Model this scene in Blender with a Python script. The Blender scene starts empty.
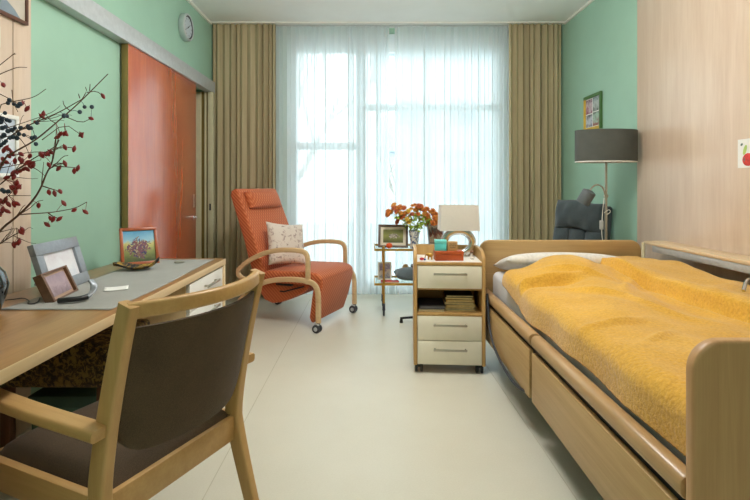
import bpy, bmesh, math, random
from mathutils import Vector, Matrix, Euler
PI = math.pi
R = math.radians
scn = bpy.context.scene
C = scn.collection
rnd = random.Random(7)

# ------------------------------------------------------------------ materials
def lin(c):
    out = []
    for v in c[:3]:
        v = v / 255.0
        out.append(v / 12.92 if v <= 0.04045 else ((v + 0.055) / 1.055) ** 2.4)
    return (out[0], out[1], out[2], 1.0)

def new_mat(name):
    m = bpy.data.materials.new(name)
    m.use_nodes = True
    nt = m.node_tree
    return m, nt, nt.nodes['Principled BSDF']

def setp(b, **kw):
    names = dict(rough='Roughness', metal='Metallic', spec='Specular IOR Level', sheen='Sheen Weight', coat='Coat Weight',
                 coatr='Coat Roughness', trans='Transmission Weight', ior='IOR', alpha='Alpha')
    for k, v in kw.items():
        b.inputs[names[k]].default_value = v

def coords(nt, scale=(1, 1, 1), rot=(0, 0, 0), kind='Object'):
    tc = nt.nodes.new('ShaderNodeTexCoord')
    mp = nt.nodes.new('ShaderNodeMapping')
    mp.inputs['Scale'].default_value = scale
    mp.inputs['Rotation'].default_value = rot
    nt.links.new(tc.outputs[kind], mp.inputs['Vector'])
    return mp.outputs['Vector']

def noise(nt, vec, scale=5, detail=4, rough=0.55, dist=0.0):
    n = nt.nodes.new('ShaderNodeTexNoise')
    n.inputs['Scale'].default_value = scale
    n.inputs['Detail'].default_value = detail
    n.inputs['Roughness'].default_value = rough
    n.inputs['Distortion'].default_value = dist
    nt.links.new(vec, n.inputs['Vector'])
    return n.outputs['Fac']

def ramp(nt, fac, stops, interp='LINEAR'):
    r = nt.nodes.new('ShaderNodeValToRGB')
    r.color_ramp.interpolation = interp
    el = r.color_ramp.elements
    while len(el) < len(stops):
        el.new(0.5)
    for e, (p, c) in zip(el, stops):
        e.position = p
        e.color = lin(c)
    nt.links.new(fac, r.inputs['Fac'])
    return r.outputs['Color']

def mixc(nt, fac, a, b, mode='MIX'):
    m = nt.nodes.new('ShaderNodeMix')
    m.data_type = 'RGBA'
    m.blend_type = mode
    for sock, v in ((m.inputs[0], fac), (m.inputs[6], a), (m.inputs[7], b)):
        if hasattr(v, 'links'):
            nt.links.new(v, sock)
        else:
            sock.default_value = v
    return m.outputs[2]

def mth(nt, op, a, b=None):
    n = nt.nodes.new('ShaderNodeMath')
    n.operation = op
    for i, v in enumerate((a, b)):
        if v is None:
            continue
        if hasattr(v, 'links'):
            nt.links.new(v, n.inputs[i])
        else:
            n.inputs[i].default_value = v
    return n.outputs[0]

def bump(nt, b, h, strength=0.2, dist=0.01):
    n = nt.nodes.new('ShaderNodeBump')
    n.inputs['Strength'].default_value = strength
    n.inputs['Distance'].default_value = dist
    nt.links.new(h, n.inputs['Height'])
    nt.links.new(n.outputs['Normal'], b.inputs['Normal'])

def plain(name, col, rough=0.5, var=0.05, scale=12, bmp=0.0, bscale=200, **kw):
    """one colour with a slight procedural variation"""
    m, nt, b = new_mat(name)
    v = coords(nt)
    f = noise(nt, v, scale, 3)
    lo = tuple(max(0, c * (1 - var)) for c in col)
    hi = tuple(min(255, c * (1 + var)) for c in col)
    nt.links.new(ramp(nt, f, [(0.3, lo), (0.7, hi)]), b.inputs['Base Color'])
    setp(b, rough=rough, **kw)
    if bmp:
        bump(nt, b, noise(nt, v, bscale, 2), bmp, 0.004)
    return m

def wood(name, c1, c2, axis=2, rough=0.4, fine=1.0, **kw):
    """grain running along the given local axis"""
    m, nt, b = new_mat(name)
    s = [26 * fine, 26 * fine, 26 * fine]
    s[axis] = 1.3
    v = coords(nt, tuple(s))
    f = noise(nt, v, 1.0, 5, 0.62, 0.35)
    s2 = [160 * fine] * 3
    s2[axis] = 4
    g = noise(nt, coords(nt, tuple(s2)), 1.0, 2)
    mix = mth(nt, 'ADD', mth(nt, 'MULTIPLY', f, 0.72), mth(nt, 'MULTIPLY', g, 0.28))
    nt.links.new(ramp(nt, mix, [(0.33, c1), (0.66, c2)]), b.inputs['Base Color'])
    setp(b, rough=rough, **kw)
    bump(nt, b, g, 0.06, 0.002)
    return m

def picture(name, stops, sc=9, dist=1.2, amt=0.5, rough=0.35, axis=2):
    """a picture surface: bands of colour broken up by noise"""
    m, nt, b = new_mat(name)
    tc = nt.nodes.new('ShaderNodeTexCoord')
    sx = nt.nodes.new('ShaderNodeSeparateXYZ')
    nt.links.new(tc.outputs['Generated'], sx.inputs[0])
    n1 = noise(nt, coords(nt), sc, 5, 0.65, dist)
    f = mth(nt, 'ADD', mth(nt, 'MULTIPLY', sx.outputs[axis], 1 - amt), mth(nt, 'MULTIPLY', n1, amt))
    nt.links.new(ramp(nt, f, stops), b.inputs['Base Color'])
    setp(b, rough=rough)
    return m

def painting(name, ground, figs, sc=30, cx=0.5, cz=0.45, rx=0.42, rz=0.36, rough=0.35):
    """a picture: soft bands of ground colour with a cluster of darker figures in the middle"""
    m, nt, b = new_mat(name)
    tc = nt.nodes.new('ShaderNodeTexCoord')
    sx = nt.nodes.new('ShaderNodeSeparateXYZ')
    nt.links.new(tc.outputs['Generated'], sx.inputs[0])
    n1 = noise(nt, coords(nt), sc * 0.5, 4, 0.6, 0.5)
    f = mth(nt, 'ADD', mth(nt, 'MULTIPLY', sx.outputs[2], 0.75), mth(nt, 'MULTIPLY', n1, 0.25))
    base = ramp(nt, f, ground)
    dx = mth(nt, 'DIVIDE', mth(nt, 'SUBTRACT', sx.outputs[0], cx), rx)
    dz = mth(nt, 'DIVIDE', mth(nt, 'SUBTRACT', sx.outputs[2], cz), rz)
    rr = mth(nt, 'ADD', mth(nt, 'MULTIPLY', dx, dx), mth(nt, 'MULTIPLY', dz, dz))
    n2 = noise(nt, coords(nt), sc, 4, 0.7, 1.0)
    msk = mth(nt, 'GREATER_THAN', mth(nt, 'SUBTRACT', mth(nt, 'MULTIPLY', n2, 2.0), mth(nt, 'MULTIPLY', rr, 0.6)), 0.62)
    n3 = noise(nt, coords(nt, (1, 1, 1), (0.4, 0.9, 0.2)), sc * 1.7, 4, 0.7, 0.6)
    fig = ramp(nt, n3, figs)
    nt.links.new(mixc(nt, msk, base, fig), b.inputs['Base Color'])
    setp(b, rough=rough)
    return m

M = {}
M['wall'] = plain('green_wall_paint', (158, 196, 174), 0.7, 0.015, 3, 0.04, 300)
M['ceiling'] = plain('ceiling_paint', (242, 245, 243), 0.9, 0.01, 3)
M['white'] = plain('white_lacquer', (236, 234, 226), 0.4, 0.015)
M['trimwhite'] = plain('white_trim', (240, 238, 230), 0.5, 0.01)
M['cream'] = plain('cream_enamel', (214, 206, 172), 0.4, 0.02)
M['alu'] = plain('brushed_aluminium', (196, 200, 202), 0.42, 0.03, 30, metal=0.35)
M['frame_white'] = plain('window_frame_enamel', (226, 234, 238), 0.4, 0.01)
M['olive_edge'] = plain('olive_edge_band', (132, 112, 58), 0.5, 0.04)
M['black'] = plain('black_plastic', (24, 24, 26), 0.4, 0.05)
M['dark'] = plain('dark_metal', (52, 54, 56), 0.45, 0.05)
M['chrome'] = plain('chrome', (210, 212, 214), 0.16, 0.02, metal=1.0)
M['nickel'] = plain('satin_nickel', (190, 182, 168), 0.32, 0.03, metal=0.9)
M['brass'] = plain('brass', (206, 160, 78), 0.28, 0.05, metal=0.85)
M['rubber'] = plain('grey_rubber', (58, 60, 66), 0.6, 0.04)

def floor_mat():
    m, nt, b = new_mat('cream_linoleum')
    v = coords(nt)
    f = noise(nt, v, 2.2, 5, 0.6)
    g = noise(nt, v, 140, 3, 0.6)
    mix = mth(nt, 'ADD', mth(nt, 'MULTIPLY', f, 0.5), mth(nt, 'MULTIPLY', g, 0.5))
    nt.links.new(ramp(nt, mix, [(0.3, (212, 207, 188)), (0.7, (223, 219, 203))]), b.inputs['Base Color'])
    setp(b, rough=0.34, spec=0.5)
    return m
M['floor'] = floor_mat()
M['seam'] = plain('weld_seam', (196, 190, 168), 0.6, 0.03)

M['panel'] = wood('maple_wall_panel', (208, 182, 158), (224, 202, 180), 2, 0.34, 0.45, coat=0.5, coatr=0.3)
M['bedwood'] = wood('beech_bed_panel', (178, 142, 90), (196, 162, 110), 0, 0.4, 0.9)
M['bedwood_v'] = wood('beech_bed_end', (184, 138, 92), (206, 162, 114), 2, 0.38, 0.9)
M['bedwood_y'] = wood('beech_bed_side', (180, 144, 92), (200, 166, 114), 1, 0.38, 0.9)
M['rail_wood'] = wood('beech_rail', (174, 138, 94), (196, 160, 114), 1, 0.3, 0.7)
M['desk'] = wood('honey_oak_desk', (142, 100, 54), (174, 130, 78), 1, 0.3, 0.5, coat=0.4, coatr=0.3)
M['desk_edge'] = wood('pale_desk_edge', (214, 184, 138), (226, 200, 158), 1, 0.4, 0.5)
M['desk_v'] = wood('pale_desk_panel', (214, 184, 138), (226, 200, 158), 2, 0.4, 0.5)
M['chairwood'] = wood('beech_armchair', (186, 144, 88), (204, 164, 108), 2, 0.36, 0.7)
M['chairwood_y'] = wood('beech_armrest', (186, 144, 88), (204, 164, 108), 1, 0.36, 0.7)
M['bent'] = wood('bent_beech', (208, 174, 128), (226, 196, 152), 1, 0.32, 0.7)
M['nswood'] = wood('beech_cabinet', (176, 136, 78), (196, 156, 98), 2, 0.42, 0.8)
M['nsfront'] = plain('cream_drawer_front', (240, 233, 212), 0.45, 0.012)
M['deskfront'] = plain('white_drawer_front', (238, 236, 230), 0.42, 0.01)
M['door'] = wood('cherry_door', (176, 70, 24), (206, 98, 40), 2, 0.26, 0.35, coat=1.0, coatr=0.27)
M['door'].node_tree.nodes['Principled BSDF'].inputs['Coat IOR'].default_value = 2.0
M['brownframe'] = wood('dark_brown_frame', (84, 50, 34), (112, 68, 46), 2, 0.4)
M['redframe'] = wood('cherry_frame', (150, 72, 34), (184, 96, 50), 2, 0.35)
M['taupe_frame'] = wood('taupe_frame', (92, 76, 66), (120, 100, 88), 2, 0.4)
M['boxframe'] = wood('walnut_box_frame', (104, 72, 50), (128, 92, 68), 0, 0.45)
M['boxframe_in'] = plain('pale_rebate', (186, 152, 126), 0.5, 0.03)
M['silver_frame'] = plain('silver_grey_frame', (150, 156, 164), 0.35, 0.04, 40, metal=0.25)
M['paper'] = plain('white_paper', (240, 240, 236), 0.7, 0.01)
M['mat_card'] = plain('ivory_card', (236, 228, 208), 0.7, 0.01)

def fabric(name, c1, c2, scale=420, rough=0.9, bmp=0.35, sheen=0.2, big=6):
    m, nt, b = new_mat(name)
    v = coords(nt)
    f = noise(nt, v, scale, 2)
    g = noise(nt, v, big, 3)
    mix = mth(nt, 'ADD', mth(nt, 'MULTIPLY', f, 0.65), mth(nt, 'MULTIPLY', g, 0.35))
    nt.links.new(ramp(nt, mix, [(0.34, c1), (0.66, c2)]), b.inputs['Base Color'])
    setp(b, rough=rough, sheen=sheen)
    bump(nt, b, f, bmp, 0.003)
    return m
M['chairfab'] = fabric('dark_taupe_weave', (62, 46, 30), (96, 76, 54), 520, sheen=0.05)
M['greyfab'] = fabric('charcoal_upholstery', (52, 62, 66), (84, 94, 98), 380)
M['runner'] = fabric('grey_linen', (142, 142, 138), (168, 168, 162), 700)
M['sheet'] = fabric('white_cotton', (222, 222, 224), (238, 238, 240), 300, bmp=0.1)
M['pillowcase'] = fabric('pale_pillowcase', (216, 212, 204), (236, 232, 224), 60, bmp=0.1)
M['greycushion'] = fabric('slate_cushion', (88, 100, 106), (112, 124, 130), 300)
M['blanket'] = fabric('yellow_fleece', (206, 150, 38), (232, 180, 66), 95, 0.95, 0.9, 0.35, 5)
M['shadefab'] = fabric('grey_lamp_linen', (74, 78, 74), (98, 102, 98), 500, sheen=0.0)

def curtain_mat():
    m, nt, b = new_mat('olive_tan_drape')
    v = coords(nt, (60, 60, 1.5))
    f = noise(nt, v, 1.0, 4)
    nt.links.new(ramp(nt, f, [(0.3, (192, 177, 140)), (0.7, (214, 199, 162))]), b.inputs['Base Color'])
    setp(b, rough=0.85, sheen=0.15)
    # a little light passes through the cloth
    tr = nt.nodes.new('ShaderNodeBsdfTranslucent')
    tr.inputs['Color'].default_value = lin((196, 176, 116))
    mx = nt.nodes.new('ShaderNodeMixShader')
    mx.inputs[0].default_value = 0.16
    out = nt.nodes['Material Output']
    nt.links.new(b.outputs[0], mx.inputs[1])
    nt.links.new(tr.outputs[0], mx.inputs[2])
    nt.links.new(mx.outputs[0], out.inputs['Surface'])
    return m
M['curtain'] = curtain_mat()

def sheer_mat():
    m, nt, b = new_mat('white_voile')
    out = nt.nodes['Material Output']
    nt.nodes.remove(b)
    col = (0.90, 0.955, 0.97, 1)
    d = nt.nodes.new('ShaderNodeBsdfDiffuse')
    t = nt.nodes.new('ShaderNodeBsdfTranslucent')
    p = nt.nodes.new('ShaderNodeBsdfTransparent')
    d.inputs['Color'].default_value = col
    t.inputs['Color'].default_value = col
    p.inputs['Color'].default_value = (0.97, 0.99, 1.0, 1)
    m1 = nt.nodes.new('ShaderNodeMixShader')
    m1.inputs[0].default_value = 0.42
    nt.links.new(d.outputs[0], m1.inputs[1])
    nt.links.new(t.outputs[0], m1.inputs[2])
    m2 = nt.nodes.new('ShaderNodeMixShader')
    lw = nt.nodes.new('ShaderNodeLayerWeight')
    lw.inputs['Blend'].default_value = 0.45
    # the weave closes up where the cloth is seen edge on
    f = mth(nt, 'SUBTRACT', 0.30, mth(nt, 'MULTIPLY', lw.outputs['Facing'], 0.34))
    nt.links.new(f, m2.inputs[0])
    nt.links.new(m1.outputs[0], m2.inputs[1])
    nt.links.new(p.outputs[0], m2.inputs[2])
    nt.links.new(m2.outputs[0], out.inputs['Surface'])
    return m
M['sheer'] = sheer_mat()

def thin_glass(name, tint=(0.96, 0.985, 0.98, 1), gl=0.06):
    m, nt, b = new_mat(name)
    out = nt.nodes['Material Output']
    nt.nodes.remove(b)
    p = nt.nodes.new('ShaderNodeBsdfTransparent')
    p.inputs['Color'].default_value = tint
    g = nt.nodes.new('ShaderNodeBsdfGlossy')
    g.inputs['Roughness'].default_value = 0.02
    mx = nt.nodes.new('ShaderNodeMixShader')
    mx.inputs[0].default_value = gl
    nt.links.new(p.outputs[0], mx.inputs[1])
    nt.links.new(g.outputs[0], mx.inputs[2])
    nt.links.new(mx.outputs[0], out.inputs['Surface'])
    return m
M['glass'] = thin_glass('window_glass')
M['shelfglass'] = thin_glass('shelf_glass', (0.90, 0.95, 0.92, 1), 0.12)

def orange_mat():
    m, nt, b = new_mat('orange_diamond_weave')
    tc = nt.nodes.new('ShaderNodeTexCoord')
    sx = nt.nodes.new('ShaderNodeSeparateXYZ')
    nt.links.new(tc.outputs['Object'], sx.inputs[0])
    k = 195.0
    w = mth(nt, 'ADD', mth(nt, 'MULTIPLY', sx.outputs[2], 1.0), mth(nt, 'MULTIPLY', sx.outputs[1], 0.9))
    s1 = mth(nt, 'SINE', mth(nt, 'MULTIPLY', sx.outputs[0], k))
    s2 = mth(nt, 'SINE', mth(nt, 'MULTIPLY', w, k))
    p = mth(nt, 'MULTIPLY', s1, s2)
    f = mth(nt, 'ADD', mth(nt, 'MULTIPLY', p, 0.5), 0.5)
    nt.links.new(ramp(nt, f, [(0.1, (180, 82, 40)), (0.5, (196, 98, 52)), (0.9, (214, 128, 80))]), b.inputs['Base Color'])
    setp(b, rough=0.75, sheen=0.15)
    bump(nt, b, f, 0.25, 0.003)
    return m
M['orange'] = orange_mat()

def floral_mat(name, base, spots, scale=22, lo=0.56):
    m, nt, b = new_mat(name)
    v = coords(nt)
    f = noise(nt, v, scale, 4, 0.7, 0.8)
    nt.links.new(ramp(nt, f, [(lo - 0.03, base), (lo + 0.02, spots[0]), (lo + 0.10, spots[1])]), b.inputs['Base Color'])
    setp(b, rough=0.85)
    return m
M['floral'] = floral_mat('pale_floral_print', (226, 212, 200), [(196, 172, 160), (150, 128, 124)], 26, 0.58)
M['brocade'] = floral_mat('olive_brocade', (138, 112, 56), [(84, 62, 34), (46, 34, 22)], 46, 0.48)
M['vaseprint'] = floral_mat('blue_white_china', (226, 222, 212), [(120, 134, 160), (70, 84, 120)], 34, 0.53)

# ------------------------------------------------------------------ mesh helpers
class MB:
    """collects shapes into one bmesh and links them as ONE mesh object"""
    def __init__(self):
        self.bm = bmesh.new()

    def _merge(self, t, mat=None):
        if mat is not None:
            bmesh.ops.transform(t, matrix=mat, verts=t.verts)
        me = bpy.data.meshes.new('t')
        t.to_mesh(me)
        t.free()
        self.bm.from_mesh(me)
        bpy.data.meshes.remove(me)

    def box(self, lo, hi, bev=0.0, seg=2, mat=None):
        t = bmesh.new()
        bmesh.ops.create_cube(t, size=1)
        c = [(a + b) / 2 for a, b in zip(lo, hi)]
        s = [abs(b - a) for a, b in zip(lo, hi)]
        for v in t.verts:
            v.co = Vector((v.co.x * s[0] + c[0], v.co.y * s[1] + c[1], v.co.z * s[2] + c[2]))
        if bev:
            bmesh.ops.bevel(t, geom=t.edges[:], offset=min(bev, min(s) * 0.49), segments=seg, affect='EDGES', profile=0.5)
        self._merge(t, mat)
        return self

    def ellip(self, c, r, seg=12, rings=8, mat=None):
        t = bmesh.new()
        bmesh.ops.create_uvsphere(t, u_segments=seg, v_segments=rings, radius=1)
        for v in t.verts:
            v.co = Vector((v.co.x * r[0], v.co.y * r[1], v.co.z * r[2]))
        mm = Matrix.Translation(c)
        if mat is not None:
            mm = mm @ mat
        self._merge(t, mm)
        return self

    def cyl(self, p0, p1, r0, r1=None, seg=20, bev=0.0):
        r1 = r0 if r1 is None else r1
        p0, p1 = Vector(p0), Vector(p1)
        ax = (p1 - p0)
        q = ax.to_track_quat('Z', 'Y').to_matrix()
        t = bmesh.new()
        bmesh.ops.create_cone(t, cap_ends=True, segments=seg, radius1=r0, radius2=r1, depth=ax.length)
        if bev:
            es = [e for e in t.edges if abs(e.verts[0].co.z - e.verts[1].co.z) < 1e-6]
            bmesh.ops.bevel(t, geom=es, offset=bev, segments=2, affect='EDGES', profile=0.5)
        self._merge(t, Matrix.Translation((p0 + p1) / 2) @ q.to_4x4())
        return self

    def lathe(self, prof, seg=24, mat=None, sx=1.0, sy=1.0):
        t = bmesh.new()
        rows = []
        for r, z in prof:
            if r < 1e-6:
                rows.append([t.verts.new((0, 0, z))])
            else:
                rows.append([t.verts.new((math.cos(2 * PI * k / seg) * r * sx, math.sin(2 * PI * k / seg) * r * sy, z)) for k in range(seg)])
        for a, b in zip(rows, rows[1:]):
            if len(a) == 1 and len(b) == 1:
                continue
            for k in range(seg):
                k2 = (k + 1) % seg
                if len(a) == 1:
                    t.faces.new((a[0], b[k2], b[k]))
                elif len(b) == 1:
                    t.faces.new((a[k], a[k2], b[0]))
                else:
                    t.faces.new((a[k], a[k2], b[k2], b[k]))
        bmesh.ops.recalc_face_normals(t, faces=t.faces[:])
        self._merge(t, mat)
        return self

    def sweep(self, pts, sec, up=(0, 0, 1), closed=False, scales=None):
        """sweep a closed 2D section (list of (side, up) pairs) along a polyline"""
        t = bmesh.new()
        P = [Vector(p) for p in pts]
        n = len(P)
        rows = []
        u0 = Vector(up).normalized()
        for i in range(n):
            a = P[(i - 1) % n] if (closed or i > 0) else P[i]
            b = P[(i + 1) % n] if (closed or i < n - 1) else P[i]
            tan = (b - a).normalized()
            side = tan.cross(u0)
            if side.length < 1e-4:
                side = tan.cross(Vector((0.31, 0.95, 0.1)))
            side.normalize()
            upv = side.cross(tan).normalized()
            s = scales[i] if scales else 1.0
            rows.append([t.verts.new(P[i] + side * (x * s) + upv * (y * s)) for x, y in sec])
        m = len(sec)
        for i in range(n if closed else n - 1):
            A, B = rows[i], rows[(i + 1) % n]
            for k in range(m):
                t.faces.new((A[k], A[(k + 1) % m], B[(k + 1) % m], B[k]))
        if not closed:
            t.faces.new(rows[0][::-1])
            t.faces.new(rows[-1])
        bmesh.ops.recalc_face_normals(t, faces=t.faces[:])
        self._merge(t)
        return self

    def tube(self, pts, r, seg=8, closed=False, scales=None, smooth=0):
        for _ in range(smooth):
            pts = chaikin(pts)
        sec = [(math.cos(2 * PI * k / seg) * r, math.sin(2 * PI * k / seg) * r) for k in range(seg)]
        up = (0.13, 0.21, 0.97)
        return self.sweep(pts, sec, up, closed, scales)

    def prism(self, outline, axis, a, b, bev=0.0, seg=3):
        """extrude a 2D outline along axis ('x','y','z') from a to b"""
        t = bmesh.new()
        def put(u, v, w):
            return {'x': (w, u, v), 'y': (u, w, v), 'z': (u, v, w)}[axis]
        A = [t.verts.new(put(u, v, a)) for u, v in outline]
        B = [t.verts.new(put(u, v, b)) for u, v in outline]
        n = len(outline)
        f1 = t.faces.new(A)
        f2 = t.faces.new(B[::-1])
        for k in range(n):
            t.faces.new((A[k], A[(k + 1) % n], B[(k + 1) % n], B[k]))
        bmesh.ops.recalc_face_normals(t, faces=t.faces[:])
        if bev:
            es = set(f1.edges) | set(f2.edges)
            bmesh.ops.bevel(t, geom=list(es), offset=bev, segments=seg, affect='EDGES', profile=0.5)
        self._merge(t)
        return self

    def grid(self, f, nu, nv, mat=None):
        t = bmesh.new()
        V = [[t.verts.new(f(i / nu, j / nv)) for j in range(nv + 1)] for i in range(nu + 1)]
        for i in range(nu):
            for j in range(nv):
                t.faces.new((V[i][j], V[i + 1][j], V[i + 1][j + 1], V[i][j + 1]))
        self._merge(t, mat)
        return self

    def pillow(self, c, size, puff=1.0, mat=None, n=22, p=0.42, pinch=0.06):
        """a soft closed cushion: size = (width x, thickness y, height z)"""
        w, th, h = size
        t = bmesh.new()
        def pt(i, j, sgn):
            u = -1 + 2 * i / n
            v = -1 + 2 * j / n
            k = (max(0, 1 - u * u) * max(0, 1 - v * v)) ** p
            x = u * (w / 2) * (1 - pinch * (1 - v * v) * abs(u))
            z = v * (h / 2) * (1 - pinch * (1 - u * u) * abs(v))
            return Vector((x, sgn * k * th / 2 * puff, z))
        top = {}
        bot = {}
        for i in range(n + 1):
            for j in range(n + 1):
                top[i, j] = t.verts.new(pt(i, j, -1))
                if i in (0, n) or j in (0, n):
                    bot[i, j] = top[i, j]
                else:
                    bot[i, j] = t.verts.new(pt(i, j, 1))
        for i in range(n):
            for j in range(n):
                t.faces.new((top[i, j], top[i + 1, j], top[i + 1, j + 1], top[i, j + 1]))
                t.faces.new((bot[i, j], bot[i, j + 1], bot[i + 1, j + 1], bot[i + 1, j]))
        mm = Matrix.Translation(c)
        if mat is not None:
            mm = mm @ mat
        self._merge(t, mm)
        return self

    def build(self, name, mat, parent=None, angle=40, solid=0.0, subsurf=0):
        me = bpy.data.meshes.new(name)
        self.bm.to_mesh(me)
        self.bm.free()
        for p in me.polygons:
            p.use_smooth = True
        try:
            me.set_sharp_from_angle(angle=R(angle))
        except Exception:
            pass
        for m in (mat if isinstance(mat, (list, tuple)) else [mat]):
            me.materials.append(m)
        o = bpy.data.objects.new(name, me)
        C.objects.link(o)
        if parent is not None:
            o.parent = parent
        if solid:
            md = o.modifiers.new('solid', 'SOLIDIFY')
            md.thickness = solid
            md.offset = -1
        if subsurf:
            md = o.modifiers.new('sub', 'SUBSURF')
            md.levels = md.render_levels = subsurf
        return o

def chaikin(pts, closed=False):
    P = [Vector(p) for p in pts]
    out = [P[0]]
    for a, b in zip(P, P[1:]):
        out += [a.lerp(b, 0.25), a.lerp(b, 0.75)]
    out.append(P[-1])
    return out

def smooth_path(pts, n=3):
    for _ in range(n):
        pts = chaikin(pts)
    return pts

def rrect(w, h, r, seg=4):
    """section: rounded rectangle"""
    out = []
    for cx, cy, a0 in ((w / 2 - r, h / 2 - r, 0), (-w / 2 + r, h / 2 - r, 90), (-w / 2 + r, -h / 2 + r, 180), (w / 2 - r, -h / 2 + r, 270)):
        for k in range(seg + 1):
            a = R(a0 + 90 * k / seg)
            out.append((cx + r * math.cos(a), cy + r * math.sin(a)))
    return out

def board_outline(x0, x1, z0, z1, r, seg=7):
    """rectangle with its two top corners rounded"""
    out = [(x0, z0), (x1, z0)]
    for k in range(seg + 1):
        a = R(90 * k / seg)
        out.append((x1 - r + r * math.cos(a), z1 - r + r * math.sin(a)))
    for k in range(seg + 1):
        a = R(90 + 90 * k / seg)
        out.append((x0 + r + r * math.cos(a), z1 - r + r * math.sin(a)))
    return out

def tag(o, label, cat, group=None, kind=None):
    o['label'] = label
    o['category'] = cat
    if group:
        o['group'] = group
    if kind:
        o['kind'] = kind
    return o

def thing(name, label, cat, loc=(0, 0, 0), rotz=0.0, group=None):
    o = bpy.data.objects.new(name, None)
    o.empty_display_size = 0.1
    C.objects.link(o)
    o.location = loc
    o.rotation_euler = (0, 0, rotz)
    return tag(o, label, cat, group)

def struct(o):
    o['kind'] = 'structure'
    return o

def copy_tree(o, parent=None):
    c = o.copy()
    C.objects.link(c)
    if parent is not None:
        c.parent = parent
    for ch in [x for x in bpy.data.objects if x.parent == o]:
        copy_tree(ch, c)
    return c

F_PX, VX, VY, CH = 490.0, 370.0, 186.5, 1.22
def at(px, py, d):
    """point seen at pixel (px, py) at distance d from the camera plane"""
    return Vector(((px - VX) * d / F_PX, d, CH - (py - VY) * d / F_PX))

# ------------------------------------------------------------------ camera
cd = bpy.data.cameras.new('camera')
cam = bpy.data.objects.new('camera', cd)
C.objects.link(cam)
cam.location = (0, 0, CH)
cam.rotation_euler = (R(90), 0, 0)
cd.sensor_width = 36
cd.lens = F_PX / 750 * 36
cd.shift_x = (375 - VX) / 750
cd.shift_y = -(250 - VY) / 750
cd.clip_start = 0.05
cd.clip_end = 200
scn.camera = cam

# ------------------------------------------------------------------ setting
XL, XR, YB, H = -1.74, 2.126, 5.52, 3.004
XP = 2.106                                    # face of the wooden wall panel
Y0 = -1.7
struct(MB().box((XL - 0.95, Y0 - 0.1, -0.1), (XR + 0.2, YB + 0.16, 0)).build('floor', M['floor']))
struct(MB().box((XL - 0.95, Y0 - 0.1, H), (XR + 0.2, YB + 0.3, H + 0.12)).build('ceiling', M['ceiling']))
# left wall with the doorway cut out
w = MB()
w.box((XL - 0.16, Y0, 0), (XL, 3.62, H))
w.box((XL - 0.16, 3.62, 2.24), (XL, 5.18, H))
w.box((XL - 0.16, 5.18, 0), (XL, YB + 0.2, H))
struct(w.build('wall_left', M['wall']))
# little room beyond the sliding door
w = MB()
w.box((XL - 0.95, 3.2, 0), (XL - 0.85, YB + 0.2, H))
w.box((XL - 0.85, 3.2, 0), (XL - 0.16, 3.3, H))
w.box((XL - 0.85, YB + 0.1, 0), (XL - 0.16, YB + 0.2, H))
struct(w.build('wall_beyond_door', M['cream']))
struct(MB().box((XR, Y0, 0), (XR + 0.16, YB + 0.2, H)).build('wall_right', M['wall']))
struct(MB().box((XL, Y0 - 0.1, 0), (XR, Y0, H)).build('wall_near', M['wall']))
# window wall
WX0, WX1, WZ1 = -0.93, 1.53, 2.947
w = MB()
w.box((XL, YB, 0), (WX0, YB + 0.14, H))
w.box((WX1, YB, 0), (XR, YB + 0.14, H))
w.box((WX0, YB, WZ1), (WX1, YB + 0.14, H))
struct(w.build('wall_back', M['wall']))
# wooden wall panels
p = MB()
p.box((XP, 2.20, 0), (XR, 3.865, H), 0.002)
p.box((XP, 0.50, 0), (XR, 2.194, H), 0.002)
struct(p.build('trim_1', M['panel']))
p = MB()
p.box((XL, 2.365, 0), (XL + 0.02, 2.487, H), 0.002)
p.box((XL, 1.2, 0), (XL + 0.02, 2.359, H), 0.002)
struct(p.build('trim_2', M['panel']))
# ceiling cornice strips
c = MB()
c.box((XL, Y0, H - 0.022), (XL + 0.022, 5.33, H))
c.box((XR - 0.022, Y0, H - 0.022), (XR, 5.33, H))
c.box((XL, 5.30, H - 0.012), (XR, 5.33, H))
struct(c.build('trim_3', M['trimwhite']))
# baseboards
struct(MB().box((XL, 1.0, 0), (XL + 0.012, 3.3, 0.06)).build('baseboard_left', M['cream']))
struct(MB().box((XR - 0.012, 3.9, 0), (XR, 5.5, 0.06)).build('baseboard_right', M['cream']))
# floor seams: two welded joints of the linoleum
for k, (pa, pb) in enumerate((((205, 495), (298, 322)), ((486, 365), (577, 500)))):
    da, db = CH * F_PX / (pa[1] - VY), CH * F_PX / (pb[1] - VY)
    A, B = at(pa[0], pa[1], da), at(pb[0], pb[1], db)
    dirv = (B - A).normalized()
    A0 = A - dirv * 0.8 if A.y < B.y else A + dirv * 0.0
    B0 = B
    # follow the joint from near the camera to the window
    x_of = lambda y: A.x + (B.x - A.x) * (y - A.y) / (B.y - A.y)
    s = MB()
    y0, y1 = 0.4, 5.3
    s.sweep([(x_of(y0), y0, 0.0), (x_of(y1), y1, 0.0)], [(-0.0022, 0.0), (0.0022, 0.0), (0.0022, 0.0006), (-0.0022, 0.0006)])
    struct(s.build('trim_%d' % (6 + k), M['seam']))

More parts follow.
